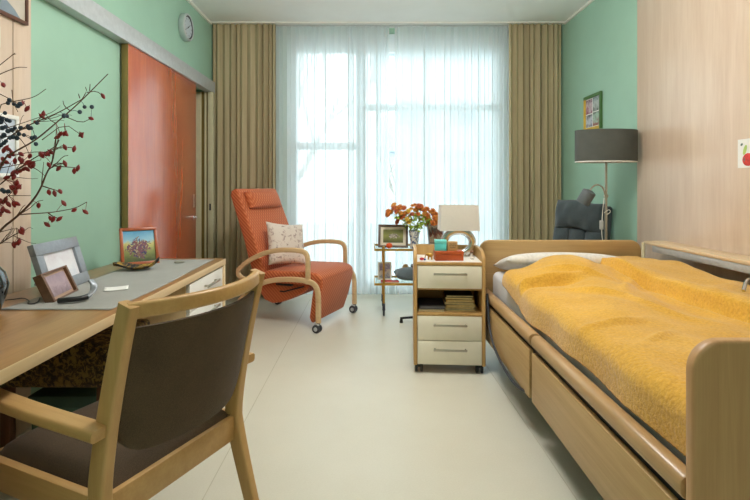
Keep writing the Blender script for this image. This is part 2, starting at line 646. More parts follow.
# window: frame, mullion, transoms, panes
win = struct(bpy.data.objects.new('window_1', None))
C.objects.link(win)
win.location = (0, YB + 0.03, 0)
fr = MB()
fr.box((WX0, 0, 0), (-0.825, 0.08, WZ1), 0.006)
fr.box((1.427, 0, 0), (WX1, 0.08, WZ1), 0.006)
fr.box((-0.825, 0, 2.743), (1.427, 0.08, WZ1), 0.006)
fr.box((-0.825, 0, 0), (1.427, 0.08, 0.13), 0.006)
fr.build('window_frame', M['frame_white'], win)
MB().box((-0.16, -0.005, 0.13), (-0.045, 0.08, 2.743), 0.006).build('mullion', M['frame_white'], win)
MB().box((-0.045, 0, 2.085), (1.427, 0.08, 2.155), 0.006).build('transom', M['frame_white'], win)
MB().box((-0.825, 0, 1.64), (-0.16, 0.08, 1.72), 0.006).build('transom', M['frame_white'], win)
for a, b, z0, z1 in ((-0.825, -0.16, 1.72, 2.743), (-0.825, -0.16, 0.13, 1.64), (-0.045, 1.427, 2.155, 2.743), (-0.045, 1.427, 0.13, 2.085)):
    MB().box((a, 0.035, z0), (b, 0.041, z1)).build('pane', M['glass'], win)
h = MB()
h.box((-0.125, -0.02, 1.02), (-0.10, -0.005, 1.14), 0.003)
h.box((-0.122, -0.045, 1.06), (-0.102, -0.02, 1.08), 0.003)
h.box((-0.122, -0.045, 0.95), (-0.102, -0.033, 1.08), 0.003)
h.build('window_handle', M['alu'], win)

# sliding door on the left wall
door = struct(bpy.data.objects.new('door_1', None))
C.objects.link(door)
door.location = (XL, 3.40, 0)
MB().box((0.016, 0.006, 0.012), (0.06, 1.33, 2.27), 0.002).build('door_leaf', M['door'], door)
MB().box((0.015, 0.0, 0.012), (0.0605, 0.006, 2.27), 0.001).build('edge_band', M['olive_edge'], door)
hp = MB()
hp.box((0.06, 1.255, 1.02), (0.063, 1.285, 1.145), 0.001)
hp.box((0.0625, 1.262, 1.03), (0.0645, 1.278, 1.135), 0.001)
hp.build('pull_plate', M['nickel'], door)
hk = MB()
hk.cyl((0.06, 1.27, 0.925), (0.068, 1.27, 0.925), 0.026, bev=0.002)
hk.box((0.066, 1.262, 0.915), (0.09, 1.278, 0.935), 0.004)
hk.build('turn_knob', M['chrome'], door)
struct(MB().box((XL, 1.9, 2.213), (XL + 0.08, 5.25, 2.335), 0.004).build('trim_4', M['alu']))
# the steel frame at the far side of the doorway
j = struct(bpy.data.objects.new('door_2', None))
C.objects.link(j)
j.location = (0, 5.14, 0)
MB().box((-1.90, 0.0, 0), (-1.775, 0.04, 2.213), 0.003).box((-1.738, 0.0, 0), (-1.722, 0.04, 2.213), 0.002).box((-1.703, 0.0, 0), (-1.648, 0.05, 2.213), 0.003).build('door_frame', M['cream'], j)
MB().box((-1.90, 0.022, 0), (-1.648, 0.04, 2.213)).build('rebate', M['olive_edge'], j)
MB().box((-1.685, -0.003, 0.97), (-1.668, 0.0, 1.04), 0.001).build('strike_plate', M['dark'], j)

# ------------------------------------------------------------------ outside
struct(MB().box((-40, YB + 0.4, -3.3), (40, 60, -3.2)).build('ground_outside', plain('pale_paving', (190, 196, 192), 0.9)))
b = thing('apartment_building', 'pale apartment building with blue-grey windows seen faintly through the voile', 'building', (3.5, 19, -3.2))
MB().box((-3.2, 0, 0), (9, 5, 9.5)).build('wall', plain('pale_render', (216, 222, 226), 0.9), b)
MB().box((-3.4, -0.3, 9.5), (9.2, 5.2, 9.75)).build('roof', plain('pale_roof', (186, 196, 204), 0.8), b)
wm = plain('blue_grey_window', (160, 182, 200), 0.3, 0.1, 2)
for fz in (0.9, 3.6, 6.3):
    for fx in (-2.5, -0.4, 1.7, 3.8, 5.9):
        MB().box((fx, -0.03, fz), (fx + 1.0, 0.02, fz + 1.5), 0.01).build('window', wm, b)
for fz in (3.0, 5.7):
    MB().box((-2.9, -1.1, fz), (1.5, 0, fz + 0.14)).box((-2.9, -1.1, fz + 0.14), (1.5, -1.05, fz + 0.95)).build('balcony', plain('balcony_parapet', (184, 196, 206), 0.8), b)

def tree(name, label, base, height, seed, lean=0.0):
    r = random.Random(seed)
    mb = MB()
    def grow(p, d, ln, rad, lev):
        pts = [p]
        q = p.copy()
        dd = d.copy()
        for k in range(4):
            dd = (dd + Vector((r.uniform(-.18, .18), r.uniform(-.18, .18), r.uniform(-.02, .12)))).normalized()
            q = q + dd * ln / 4
            pts.append(q.copy())
        mb.tube(pts, rad, 6, scales=[1, .9, .8, .7, .58])
        if lev <= 0:
            return
        for k in range(3 if lev > 1 else 4):
            i = r.choice((2, 3, 4))
            nd = (dd + Vector((r.uniform(-1, 1), r.uniform(-.6, .6), r.uniform(0.0, .7)))).normalized()
            grow(pts[i], nd, ln * r.uniform(.55, .75), rad * .55, lev - 1)
    grow(Vector(base), Vector((lean, 0, 1)).normalized(), height * 0.45, 0.16, 4)
    o = mb.build(name, plain('grey_bark', (170, 168, 162), 0.9, 0.1))
    tag(o, label, 'tree')
    return o
tree('bare_tree', 'bare winter tree faint behind the left voile panel', (-1.6, 12.5, -3.2), 9.5, 3)
tree('bare_tree', 'bare tree standing in front of the pale apartment building outside', (1.0, 15.5, -3.2), 8.0, 11, 0.1)

# ------------------------------------------------------------------ curtains
def drape(name, x0, x1, y, amp, folds, seed, z0, z1, mat, label, cat, group=None, gather=0.0, nu=260, nv=14, solid=0.0, noise_amp=0.35, kv=(0.6, 1.4), av=(0.55, 1.15), omega=0.0):
    r = random.Random(seed)
    # uneven fold widths
    ks = [r.uniform(*kv) for _ in range(folds)]
    cum = [0]
    for k in ks:
        cum.append(cum[-1] + k)
    tot = cum[-1]
    am = [r.uniform(*av) for _ in range(folds)]
    ph2 = r.uniform(0, 6)
    def f(u, v):
        s = u * tot
        i = min(folds - 1, max(0, next((n for n in range(folds) if cum[n + 1] >= s), folds - 1)))
        t = (s - cum[i]) / ks[i]
        vv = v
        wob = math.sin(3.1 * vv + i * 1.7 + ph2) * 0.12
        a = amp * am[i] * (0.8 + 0.25 * vv)
        yy = y - a * math.sin(2 * PI * (t + wob * t * (1 - t)))
        yy += noise_amp * amp * math.sin(u * 37 + vv * 2.3 + ph2) * vv
        xx = x0 + (x1 - x0) * (u + 0.0625 / folds * math.sin(4 * PI * t))
        if omega and 0 < i < folds - 1:
            xx += omega * am[i] * math.sin(4 * PI * t) * (1.0 - 0.3 * vv)
        xc = (x0 + x1) / 2
        xx = xc + (xx - xc) * (1 - gather * math.sin(PI * min(1, vv * 1.1)) * 0.5)
        return Vector((xx, yy, z1 + (z0 - z1) * vv))
    o = MB().grid(f, nu, nv).build(name, mat, angle=180, solid=solid)
    tag(o, label, cat, group)
    return o
drape('curtain', -1.728, -1.035, 5.385, 0.036, 11, 21, 0.012, 3.003, M['curtain'], 'olive-tan floor-length curtain hanging behind the orange recliner', 'curtain', nu=330, nv=18, kv=(0.45, 1.6), av=(0.4, 1.2))
drape('curtain', 1.525, 2.10, 5.385, 0.036, 9, 33, 0.012, 3.003, M['curtain'], 'olive-tan floor-length curtain beside the floor lamp corner', 'curtain', nu=300, nv=18, kv=(0.45, 1.6), av=(0.4, 1.2))
drape('sheer_curtain', -1.15, 0.215, 5.462, 0.020, 19, 5, 0.02, 3.003, M['sheer'], 'white voile panel covering the left half of the window behind the recliner', 'sheer curtain', nu=640, nv=10, noise_amp=0.12, kv=(0.6, 1.5), omega=0.011)
drape('sheer_curtain', 0.275, 1.64, 5.462, 0.020, 19, 8, 0.02, 3.003, M['sheer'], 'white voile panel covering the right half of the window behind the table lamp', 'sheer curtain', nu=640, nv=10, noise_amp=0.12, kv=(0.6, 1.5), omega=0.011)
struct(MB().box((XL, 5.425, H - 0.004), (XR, 5.44, H)).build('trim_5', M['alu']))

# ------------------------------------------------------------------ desk
dk = thing('desk', 'long honey-coloured wooden desk along the left wall with white drawers', 'desk', (-1.61, 1.0, 0))
DW, DL = 0.648, 2.27
MB().box((0, 0, 0.702), (DW - 0.004, DL, 0.74), 0.002).build('desktop', M['desk'], dk)
MB().box((DW - 0.004, 0, 0.702), (DW, DL, 0.74), 0.0015).build('edge_band', M['desk_edge'], dk)
MB().box((0.01, DL - 0.04, 0), (DW - 0.002, DL, 0.702), 0.002).build('end_panel', M['desk_v'], dk)
MB().box((0.01, 0, 0), (DW - 0.03, 0.04, 0.702), 0.002).build('end_panel', M['desk_v'], dk)
MB().box((0.03, 1.635, 0.06), (DW - 0.03, DL - 0.04, 0.70), 0.002).box((0.05, 1.68, 0.0), (DW - 0.08, DL - 0.06, 0.06)).build('pedestal', M['desk_v'], dk)
MB().box((0.02, 0.04, 0.36), (0.04, 1.635, 0.702)).build('modesty_panel', M['desk_v'], dk)
for k in range(4):
    z1 = 0.692 - k * 0.158
    d_ = MB().box((DW - 0.03, 1.64, z1 - 0.154), (DW - 0.008, DL - 0.046, z1), 0.002).build('drawer', M['deskfront'], dk)
    h = MB()
    zc = z1 - 0.055
    h.box((DW - 0.008, 1.87, zc - 0.006), (DW + 0.02, 1.88, zc + 0.006), 0.002)
    h.box((DW - 0.008, 2.05, zc - 0.006), (DW + 0.02, 2.06, zc + 0.006), 0.002)
    h.box((DW + 0.014, 1.85, zc - 0.008), (DW + 0.024, 2.08, zc + 0.008), 0.003)
    h.build('handle', M['nickel'], d_)

# runner on the desk
def runner_pt(u, v):
    y = 1.90 + v * 1.31
    x = -1.44 + u * 0.432 + 0.012 * math.sin(v * 5)
    z = 0.7412 + 0.0012 * (0.5 + 0.5 * math.sin(17 * u + 9 * v)) * (1 if 0.02 < u < 0.98 else 0)
    return Vector((x, y, z))
o = MB().grid(lambda u, v: runner_pt(u, v) + Vector((0, 0, 0.0015)), 24, 50).build('table_runner', M['runner'], angle=180, solid=0.0015)
tag(o, 'grey linen runner lying along the desk', 'table runner')
TZ = 0.7445

def framed(name, label, loc, w, h, bar, depth, tilt, yaw, fm, pm, matw=0.0, mm=None, strut=True, roll=0.0, group=None):
    """standing picture frame; local front faces -Y, bottom edge at z=0"""
    t = thing(name, label, 'picture frame', loc, yaw, group)
    T = Matrix.Rotation(-tilt, 4, 'X') @ Matrix.Rotation(roll, 4, 'Y')
    f = MB()
    f.box((-w / 2, 0, 0), (w / 2, depth, bar), 0.002, mat=T)
    f.box((-w / 2, 0, h - bar), (w / 2, depth, h), 0.002, mat=T)
    f.box((-w / 2, 0, bar), (-w / 2 + bar, depth, h - bar), 0.002, mat=T)
    f.box((w / 2 - bar, 0, bar), (w / 2, depth, h - bar), 0.002, mat=T)
    f.box((-w / 2 + bar, depth * 0.7, bar), (w / 2 - bar, depth, h - bar), mat=T)
    f.build('frame', fm, t)
    i = bar
    if matw:
        MB().box((-w / 2 + i, depth * 0.55, i), (w / 2 - i, depth * 0.7, h - i), mat=T).build('mount', mm or M['mat_card'], t)
        i += matw
    MB().box((-w / 2 + i, depth * 0.5, i), (w / 2 - i, depth * 0.69, h - i), mat=T).build('picture', pm, t)
    if strut:
        s = MB()
        top = T @ Vector((0, depth + 0.016, h * 0.62))
        back = Vector((0, top.y + h * 0.62 * math.tan(tilt + 0.18) * 0.6 + 0.01, 0.002))
        s.sweep([top, back], rrect(w * 0.18, 0.004, 0.001, 1), (1, 0, 0))
        s.build('strut', fm, t)
    return t

# tall silver frame: faces +x and towards the camera
framed('picture_frame', 'wide silver-grey picture frame with a pale certificate on the desk', (-1.40, 2.30, TZ), 0.37, 0.235, 0.052, 0.026, R(17), R(95), M['silver_frame'],
       picture('pale_document', [(0.2, (214, 218, 230)), (0.45, (236, 236, 240)), (0.7, (222, 214, 220)), (0.9, (238, 238, 240))], 14, 0.5, 0.7), roll=0.0)
# small deep box frame
t = thing('picture_frame', 'small deep brown box frame with a faded photo on the desk runner', 'picture frame', (-1.318, 2.135, TZ), R(100))
T = Matrix.Rotation(R(-24), 4, 'X') @ Matrix.Diagonal((1.95, 0.62, 0.94, 1))
f = MB()
f.box((-0.062, 0.0, 0.0), (0.062, 0.055, 0.008), 0.0015, mat=T)
f.box((-0.062, 0.0, 0.128), (0.062, 0.055, 0.136), 0.0015, mat=T)
f.box((-0.062, 0.0, 0.008), (-0.054, 0.055, 0.128), 0.0015, mat=T)
f.box((0.054, 0.0, 0.008), (0.062, 0.055, 0.128), 0.0015, mat=T)
f.box((-0.062, 0.05, 0.0), (0.062, 0.056, 0.136), mat=T)
f.build('frame', M['boxframe'], t)
f = MB()
f.prism([(-0.054, 0.008), (0.054, 0.008), (0.054, 0.128), (-0.054, 0.128)], 'y', 0.022, 0.026)
bmesh.ops.transform(f.bm, matrix=T, verts=f.bm.verts)
f.build('mount', M['boxframe_in'], t)
MB().box((-0.044, 0.014, 0.02), (0.044, 0.0215, 0.116), mat=T).build('picture', picture('faded_photo', [(0.25, (120, 96, 104)), (0.5, (176, 150, 156)), (0.75, (150, 128, 140))], 20, 1, 0.6), t)
# curved handset beside it
t = thing('handset', 'curved silver and black handset lying beside the small brown box frame', 'handset', (-1.218, 2.02, TZ), R(20))
MB().tube(smooth_path([(-0.055, -0.012, 0.012), (-0.02, -0.02, 0.014), (0.02, -0.014, 0.014), (0.045, 0.01, 0.016)], 2), 0.011, 10).build('grip', M['black'], t)
MB().sweep(smooth_path([(0.043, 0.006, 0.016), (0.062, 0.03, 0.03), (0.064, 0.05, 0.055), (0.046, 0.06, 0.076)], 2), rrect(0.026, 0.012, 0.005), (0, 0, 1)).build('earpiece', M['silver_frame'], t)
# white note
o = MB().grid(lambda u, v: Vector((-0.05 + 0.1 * u, -0.035 + 0.07 * v, 0.001 + 0.006 * (u - 0.4) ** 2 + 0.004 * v * v)), 8, 6).build('note', M['paper'], angle=180, solid=0.0005)
o.location = (-1.175, 2.27, TZ + 0.0005)
o.rotation_euler = (0, 0, R(24))
tag(o, 'small white note lying on the grey runner', 'note')
# cherry framed picture
framed('picture_frame', 'cherry-framed colourful painting standing at the back of the desk', (-1.40, 2.995, TZ), 0.215, 0.235, 0.018, 0.018, R(21), R(35), M['redframe'],
       painting('landscape_painting', [(0.15, (70, 84, 44)), (0.4, (150, 156, 84)), (0.55, (206, 196, 120)), (0.62, (150, 196, 214)), (0.85, (92, 164, 206))], [(0.36, (40, 44, 52)), (0.44, (50, 66, 120)), (0.5, (150, 70, 60)), (0.56, (96, 90, 86)), (0.64, (214, 190, 160))], 36))
# wavy dish
def dish(u, v):
    a = -1 + 2 * u
    b = -1 + 2 * v
    wdt = 0.055 * (1 - abs(a) ** 2.6) + 0.004
    return Vector((a * 0.12, b * wdt, 0.006 + 0.032 * a * a - 0.012 * math.sin(a * 4.0) * a * a + 0.016 * b * b + (0.01 if a > 0.5 else 0) * (a - 0.5)))
t = thing('dish', 'dark wavy leaf-shaped dish in front of the cherry-framed painting', 'dish', (-1.335, 2.80, TZ + 0.001), R(10))
MB().grid(dish, 40, 12).build('bowl', floral_mat('glazed_leaf', (44, 44, 48), [(120, 96, 46), (176, 140, 60)], 18, 0.53), t, angle=180, solid=0.005)
for nm in ('small_lid',):
    o = MB().lathe([(0, 0), (0.03, 0), (0.032, 0.006), (0.01, 0.011), (0, 0.012)], 18).build('saucer', plain('pewter', (150, 152, 140), 0.35, 0.05, metal=0.3))
    o.location = (-1.19, 3.06, TZ)
    tag(o, 'tiny grey saucer at the far end of the desk runner', 'saucer')
# black cable behind the frames
pts = [at(2, 292, 2.05), at(14, 291, 2.07), at(24, 287, 2.1), at(30, 292, 2.02), at(27, 297, 1.98), at(32, 300, 1.97), at(38, 297, 2.0), at(40, 290, 2.08)]
pts = [Vector((max(-1.60, q.x), q.y, 0.7435 if q.x < -1.45 else TZ + 0.003)) for q in pts]
o = MB().tube(pts, 0.0025, 6, smooth=3).build('cable', M['black'])
tag(o, 'thin black cable curling on the desk behind the silver-grey frame', 'cable')

# dark glass vase at the left edge and its branches
VXc, VYc = -1.455, 1.83
t = thing('vase', 'dark blue-black glass vase holding berry branches on the desk', 'vase', (VXc, VYc, 0.7405))
MB().lathe([(0, 0), (0.05, 0), (0.062, 0.01), (0.082, 0.07), (0.088, 0.11), (0.076, 0.155), (0.048, 0.19), (0.042, 0.205), (0.05, 0.22),
            (0.046, 0.219), (0.037, 0.205), (0.043, 0.188), (0.070, 0.153), (0.082, 0.11), (0.076, 0.07), (0.056, 0.014), (0, 0.012)], 32).build(
    'body', plain('dark_glass', (20, 30, 38), 0.06, 0.1, spec=0.8, coat=1.0, coatr=0.03), t)

bark = plain('brown_twig', (92, 66, 46), 0.85, 0.15, 40)
hipm = plain('red_rose_hip', (134, 24, 26), 0.32, 0.2, 60, spec=0.6)
sloem = plain('blue_black_sloe', (38, 54, 70), 0.55, 0.25, 60)
mouth = Vector((VXc, VYc, 0.955))
def branch(name, label, main, twigs, hips, sloes, d0, d1, seed, rad=0.0036):
    """main, twigs: pixel polylines on the photograph's branch, given real depths between d0 and d1"""
    r = random.Random(seed)
    def depth(px):
        return d0 + (d1 - d0) * max(0, min(1, px / 105.0))
    t = thing(name, label, 'branch', (VXc, VYc, 0.78))
    off = Vector((VXc, VYc, 0.78))
    P = [at(x, y, depth(x)) - off for x, y in main]
    stem = [Vector((0.006 * r.uniform(-1, 1), 0.006 * r.uniform(-1, 1), -0.01)), Vector((0.01, 0, 0.1)), mouth - off + Vector((0.012 * r.uniform(-1, 1), 0.012 * r.uniform(-1, 1), 0.0))] + P
    stem = smooth_path(stem, 2)
    n = len(stem)
    MB().tube(stem, rad, 7, scales=[1.15 - 0.7 * i / n for i in range(n)]).build('stem', bark, t)
    allp = [(x, y) for x, y in main]
    for line in twigs:
        q = [at(x, y, depth(x) + (0.0 if i == 0 else r.uniform(-.03, .03))) - off for i, (x, y) in enumerate(line)]
        q = smooth_path(q, 1)
        MB().tube(q, rad * 0.5, 5, scales=[1.1 - 0.6 * i / len(q) for i in range(len(q))]).build('twig', bark, t)
        allp += line
    if len(hips) > 12 or len(sloes) > 12:       # bare side twigs
        for k in range(7):
            i = r.randrange(n // 4 + 6, n - 3)
            p0 = stem[i]
            d = (stem[min(n - 1, i + 3)] - stem[i - 2]).normalized()
            d = (d + Vector((r.uniform(-.3, .5), r.uniform(-.4, .4), r.uniform(-.8, .8)))).normalized()
            ln = r.uniform(0.05, 0.11)
            q = [p0, p0 + d * ln * 0.4 + Vector((0, 0, r.uniform(-.006, .006))), p0 + d * ln * 0.75 + Vector((0, 0, r.uniform(-.01, .012))), p0 + d * ln]
            MB().tube(smooth_path(q, 1), rad * 0.42, 5, scales=[1.1, 1, .9, .8, .7, .6, .5, .45]).build('twig', bark, t)
    for kind, spots in (('rose_hip', hips), ('sloe', sloes)):
        for x, y in spots:
            bx, by = min(allp, key=lambda c: (c[0] - x) ** 2 + (c[1] - y) ** 2)
            q = at(x, y, depth(x)) - off
            a = at(bx, by, depth(bx)) - off - q
            if a.length > 0.05:
                a = a * (0.05 / a.length)
            h = MB()
            if kind == 'rose_hip':
                m = Matrix.Rotation(r.uniform(-.7, .7), 4, 'X') @ Matrix.Rotation(r.uniform(-1.2, 1.2), 4, 'Y')
                h.lathe([(0, -0.0145), (0.003, -0.013), (0.0072, -0.004), (0.0075, 0.002), (0.005, 0.009), (0.0015, 0.0125), (0.0008, 0.016), (0, 0.016)], 10, mat=m)
            else:
                rr = r.uniform(0.0068, 0.0085)
                h.ellip((0, 0, 0), (rr, rr, rr * 1.05), 10, 7)
            if a.length > 0.004:
                h.tube([a, a * 0.5 + Vector((0, 0, 0.004)), Vector((0, 0, 0))], 0.0009, 4)
            o = h.build(kind, [hipm if kind == 'rose_hip' else sloem, bark], t)
            o.location = q
    return t
def c1(l): return [(x / 3.571, y / 3.571) for x, y in l]
def c2(l): return [(x / 3.571, 120 + y / 3.571) for x, y in l]
def c3(l): return [(x / 5, 90 + y / 5) for x, y in l]
branch('rosehip_branch', 'thick rosehip branch curving up to the right over the silver frame, lowest of the spray', [(0, 229.5), (18, 216), (33, 201), (41, 188), (46, 174), (52, 164), (55, 148), (59, 140)],
       [c2([(72, 338), (110, 335), (160, 332), (200, 328), (270, 315), (310, 293)]), c2([(150, 235), (180, 245), (215, 255)]), c2([(170, 330), (190, 345), (212, 353)]),
        c3([(265, 380), (310, 383), (375, 388)]), c3([(265, 375), (285, 365), (325, 368)]), c3([(275, 290), (320, 285), (370, 290)]), c2([(185, 170), (200, 160), (232, 155)])],
       c2([(210, 172), (232, 155), (265, 182), (278, 172), (175, 160), (215, 255), (175, 258), (195, 262), (228, 297), (138, 305), (190, 355), (212, 353), (265, 322), (305, 328), (168, 373),
           (232, 97), (265, 103), (182, 352), (150, 125), (170, 120)]), [], 1.83, 1.92, 1, 0.0045)
branch('rosehip_branch', 'rosehip branch reaching highest to the upper right towards the red door', [(0, 160), (18, 150), (36, 140), (56, 123), (70, 111), (81, 101), (92, 90), (108, 74)],
       [c1([(290, 360), (310, 325), (305, 310)]), c1([(310, 330), (345, 325), (368, 343)]), c1([(200, 440), (180, 430), (160, 405)]), c1([(230, 415), (290, 440), (325, 423)]), c1([(150, 500), (230, 440), (290, 482)]),
        c1([(250, 395), (230, 380), (225, 360)]), c1([(285, 350), (280, 335)]), c1([(320, 325), (322, 300)])],
       c1([(368, 343), (325, 423), (290, 482), (215, 480), (155, 407), (130, 437), (235, 478), (205, 490), (150, 415)]) + c2([(215, 50), (290, 52), (232, 48)]),
       c1([(302, 382), (328, 382), (285, 400), (240, 415), (230, 412)]), 1.83, 2.02, 2, 0.0036)
branch('blackthorn_branch', 'twig crowded with blue-black sloes over the white-framed wall picture', [(-4, 150), (8, 138), (20, 130), (31, 124), (48, 117), (60, 112), (84, 98)],
       [c3([(0, 130), (60, 210), (130, 190), (160, 190)]), c3([(0, 245), (60, 225), (120, 225)]), c3([(60, 0), (65, 60), (90, 110)]), c3([(0, 20), (50, 45), (100, 75)]), c3([(0, 200), (100, 170), (215, 130)])],
       [], c3([(47, 50), (40, 65), (70, 70), (90, 80), (100, 70), (25, 115), (10, 145), (35, 150), (48, 155), (28, 185), (5, 160), (60, 200), (75, 190), (105, 190), (120, 225), (145, 190), (155, 190), (65, 235), (85, 240),
               (95, 220), (20, 225), (10, 235), (50, 240), (5, 275), (30, 255), (175, 235), (180, 270), (160, 240), (140, 180), (185, 165), (320, 130), (20, 265), (40, 205), (12, 190)]), 1.78, 1.86, 3, 0.003)
branch('rosehip_branch', 'rosehip twig crowded with small dark red hips, directly below the blue-black sloes', [(-5, 188), (6, 180), (16, 170), (24, 165), (34, 158), (46, 152), (56, 146)],
       [c3([(0, 390), (60, 380), (130, 365), (205, 350)]), c3([(60, 330), (150, 310), (240, 310)]), c3([(160, 385), (190, 400), (225, 430)]), c3([(50, 200), (120, 260), (150, 330)])],
       c3([(30, 290), (20, 300), (40, 295), (15, 345), (75, 355), (100, 345), (110, 355), (135, 365), (120, 395), (100, 405), (85, 410), (150, 330), (160, 365), (165, 380), (150, 380), (135, 395), (140, 360), (30, 360), (45, 330), (60, 315),
           (105, 320), (205, 325), (215, 318), (240, 320), (255, 310), (70, 435), (35, 437), (65, 415), (95, 480), (80, 470), (75, 490), (10, 370)]), [], 1.86, 1.9, 4, 0.003)
branch('rosehip_branch', 'low rosehip twig dangling red hips just above the silver picture frame', [(-4, 246), (6, 240), (12, 236), (20, 232)],
       [c2([(0, 400), (60, 385), (75, 400)]), c2([(0, 300), (40, 260), (60, 240)]), c2([(60, 385), (62, 420)]), c2([(30, 270), (110, 270)])],
       c2([(60, 440), (75, 400), (68, 435), (50, 445), (80, 392), (60, 225), (50, 240), (65, 240), (55, 255), (45, 245), (20, 285), (30, 300), (10, 320), (25, 325), (50, 300), (0, 335), (60, 298), (5, 290)]),
       c2([(15, 255), (30, 255), (8, 250)]), 1.8, 1.84, 5, 0.0028)
branch('bare_twig', 'bare brown twig rising to the right in front of the wooden panel', [(-4, 106), (10, 102), (22, 100), (35, 97), (46, 89)], [], c1([(77, 370), (97, 388)]), [], 1.8, 1.85, 6, 0.0022)
branch('bare_twig', 'topmost bare brown twig with a forked tip left of the green wall', [(-6, 70), (0, 65), (10, 57), (15, 53)], [[(12, 55), (16, 54)]], [], [], 1.74, 1.76, 7, 0.0022)
branch('bare_twig', 'second bare brown twig bending flat to the right below the topmost one', [(-5, 78), (0, 74), (10, 70), (18, 67), (27, 67.5)], [], c1([(12, 303)]), [], 1.77, 1.8, 8, 0.0022)

# pictures on the left panel
def wall_picture(name, label, cat, y0, y1, z0, z1, x, side, bar, fm, pm, dep=0.02, mount=None):
    """framed picture hung on a side wall: side=+1 faces +x"""
    t = thing(name, label, cat, (x, (y0 + y1) / 2, z0))
    W, Hh = (y1 - y0) / 2, z1 - z0
    a, b = (0, dep * side)
    X = lambda k0, k1: (min(k0, k1), max(k0, k1))
    f = MB()
    lo, hi = X(a, b)
    f.box((lo, -W, 0), (hi, W, bar), 0.002)
    f.box((lo, -W, Hh - bar), (hi, W, Hh), 0.002)
    f.box((lo, -W, bar), (hi, -W + bar, Hh - bar), 0.002)
    f.box((lo, W - bar, bar), (hi, W, Hh - bar), 0.002)
    f.build('frame', fm, t)
    lo, hi = X(0.001 * side, dep * 0.6 * side)
    MB().box((lo, -W + bar, bar), (hi, W - bar, Hh - bar)).build('picture', pm, t)
    return t
t = wall_picture('portrait_photo', 'brown-framed portrait photo hanging highest on the left wood panel', 'picture', 2.06, 2.44, 2.02, 2.50, XL + 0.021, 1, 0.016, M['brownframe'], plain('pale_backdrop', (196, 186, 172), 0.4, 0.03))
s = MB()
s.ellip((0.0142, -0.02, 0.17), (0.001, 0.075, 0.095), 20, 12)
s.build('hair', plain('brown_hair', (90, 66, 52), 0.6), t)
MB().ellip((0.0150, -0.02, 0.155), (0.001, 0.05, 0.068), 20, 12).build('face', plain('skin_tone', (206, 164, 140), 0.5), t)
MB().prism([(-0.15, 0.017), (0.14, 0.017), (0.10, 0.05), (0.03, 0.085), (-0.06, 0.085), (-0.13, 0.05)], 'x', 0.0135, 0.0145).build('shoulders', plain('grey_jumper', (126, 140, 150), 0.7), t)
wall_picture('wall_picture', 'white-framed pale picture on the left panel behind the berry branches', 'picture', 2.06, 2.375, 1.262, 1.56, XL + 0.021, 1, 0.02, M['white'],
             picture('pale_print', [(0.3, (150, 170, 190)), (0.5, (214, 222, 228)), (0.7, (190, 202, 214))], 10, 1, 0.6))
o = MB().box((0, -0.06, 0), (0.012, 0.06, 0.10), 0.004).build('wall_switch', M['white'])
o.location = (XL + 0.021, 2.205, 1.86)
tag(o, 'small white wall plate on the left panel below the portrait photo', 'wall plate')

# wall clock
t = thing('wall_clock', 'round silver wall clock high on the green wall above the red door', 'clock', (XL + 0.001, 4.56, 2.70))
Ry = Matrix.Rotation(R(90), 4, 'Y')
MB().lathe([(0, 0), (0.118, 0), (0.125, 0.01), (0.125, 0.05), (0.118, 0.058), (0.108, 0.058), (0.106, 0.045), (0, 0.045)], 40, Ry).build('case', plain('silver_case', (196, 204, 206), 0.3, 0.03, metal=0.35), t)
MB().lathe([(0.094, 0.0455), (0.1065, 0.0455), (0.1065, 0.052), (0.094, 0.0475)], 40, Ry).build('dial_ring', M['dark'], t)
MB().lathe([(0, 0.0452), (0.094, 0.0452), (0.094, 0.0468), (0, 0.0468)], 40, Ry).build('dial', plain('pale_dial', (190, 200, 208), 0.3, 0.03), t)
hd = MB()
for k in range(12):
    a = 2 * PI * k / 12
    hd.box((0.0468, -0.002, 0.070), (0.0476, 0.002, 0.088), mat=Matrix.Rotation(a, 4, 'X'))
hd.build('hour_marks', M['black'], t)
hd = MB()
hd.box((0.048, -0.003, -0.01), (0.0488, 0.003, 0.05), mat=Matrix.Rotation(R(-55), 4, 'X'))
hd.box((0.049, -0.002, -0.012), (0.0498, 0.002, 0.078), mat=Matrix.Rotation(R(120), 4, 'X'))
hd.cyl((0.0468, 0, 0), (0.051, 0, 0), 0.006)
hd.build('hands', M['black'], t)

# ------------------------------------------------------------------ upholstered bench and box under the desk
t = thing('upholstered_bench', 'low bench with a dark olive brocade seat pushed under the desk', 'bench', (-1.30, 2.22, 0))
MB().box((-0.25, -0.20, 0.385), (0.22, 0.20, 0.57), 0.02, 3).build('seat', M['brocade'], t)
for sx in (-0.235, 0.165):
    for sy in (-0.19, 0.15):
        MB().box((sx, sy, 0), (sx + 0.04, sy + 0.04, 0.385), 0.003).build('leg', M['brownframe'], t)
t = thing('storage_box', 'dark green storage box standing under the brocade bench', 'box', (-1.30, 2.26, 0))
MB().box((-0.16, -0.15, 0), (0.13, 0.12, 0.30), 0.006).build('body', plain('dark_green_card', (84, 120, 106), 0.6, 0.08), t)
MB().box((-0.17, -0.16, 0.27), (0.14, 0.13, 0.32), 0.006).build('lid', plain('black_green_card', (74, 104, 92), 0.6, 0.08), t)

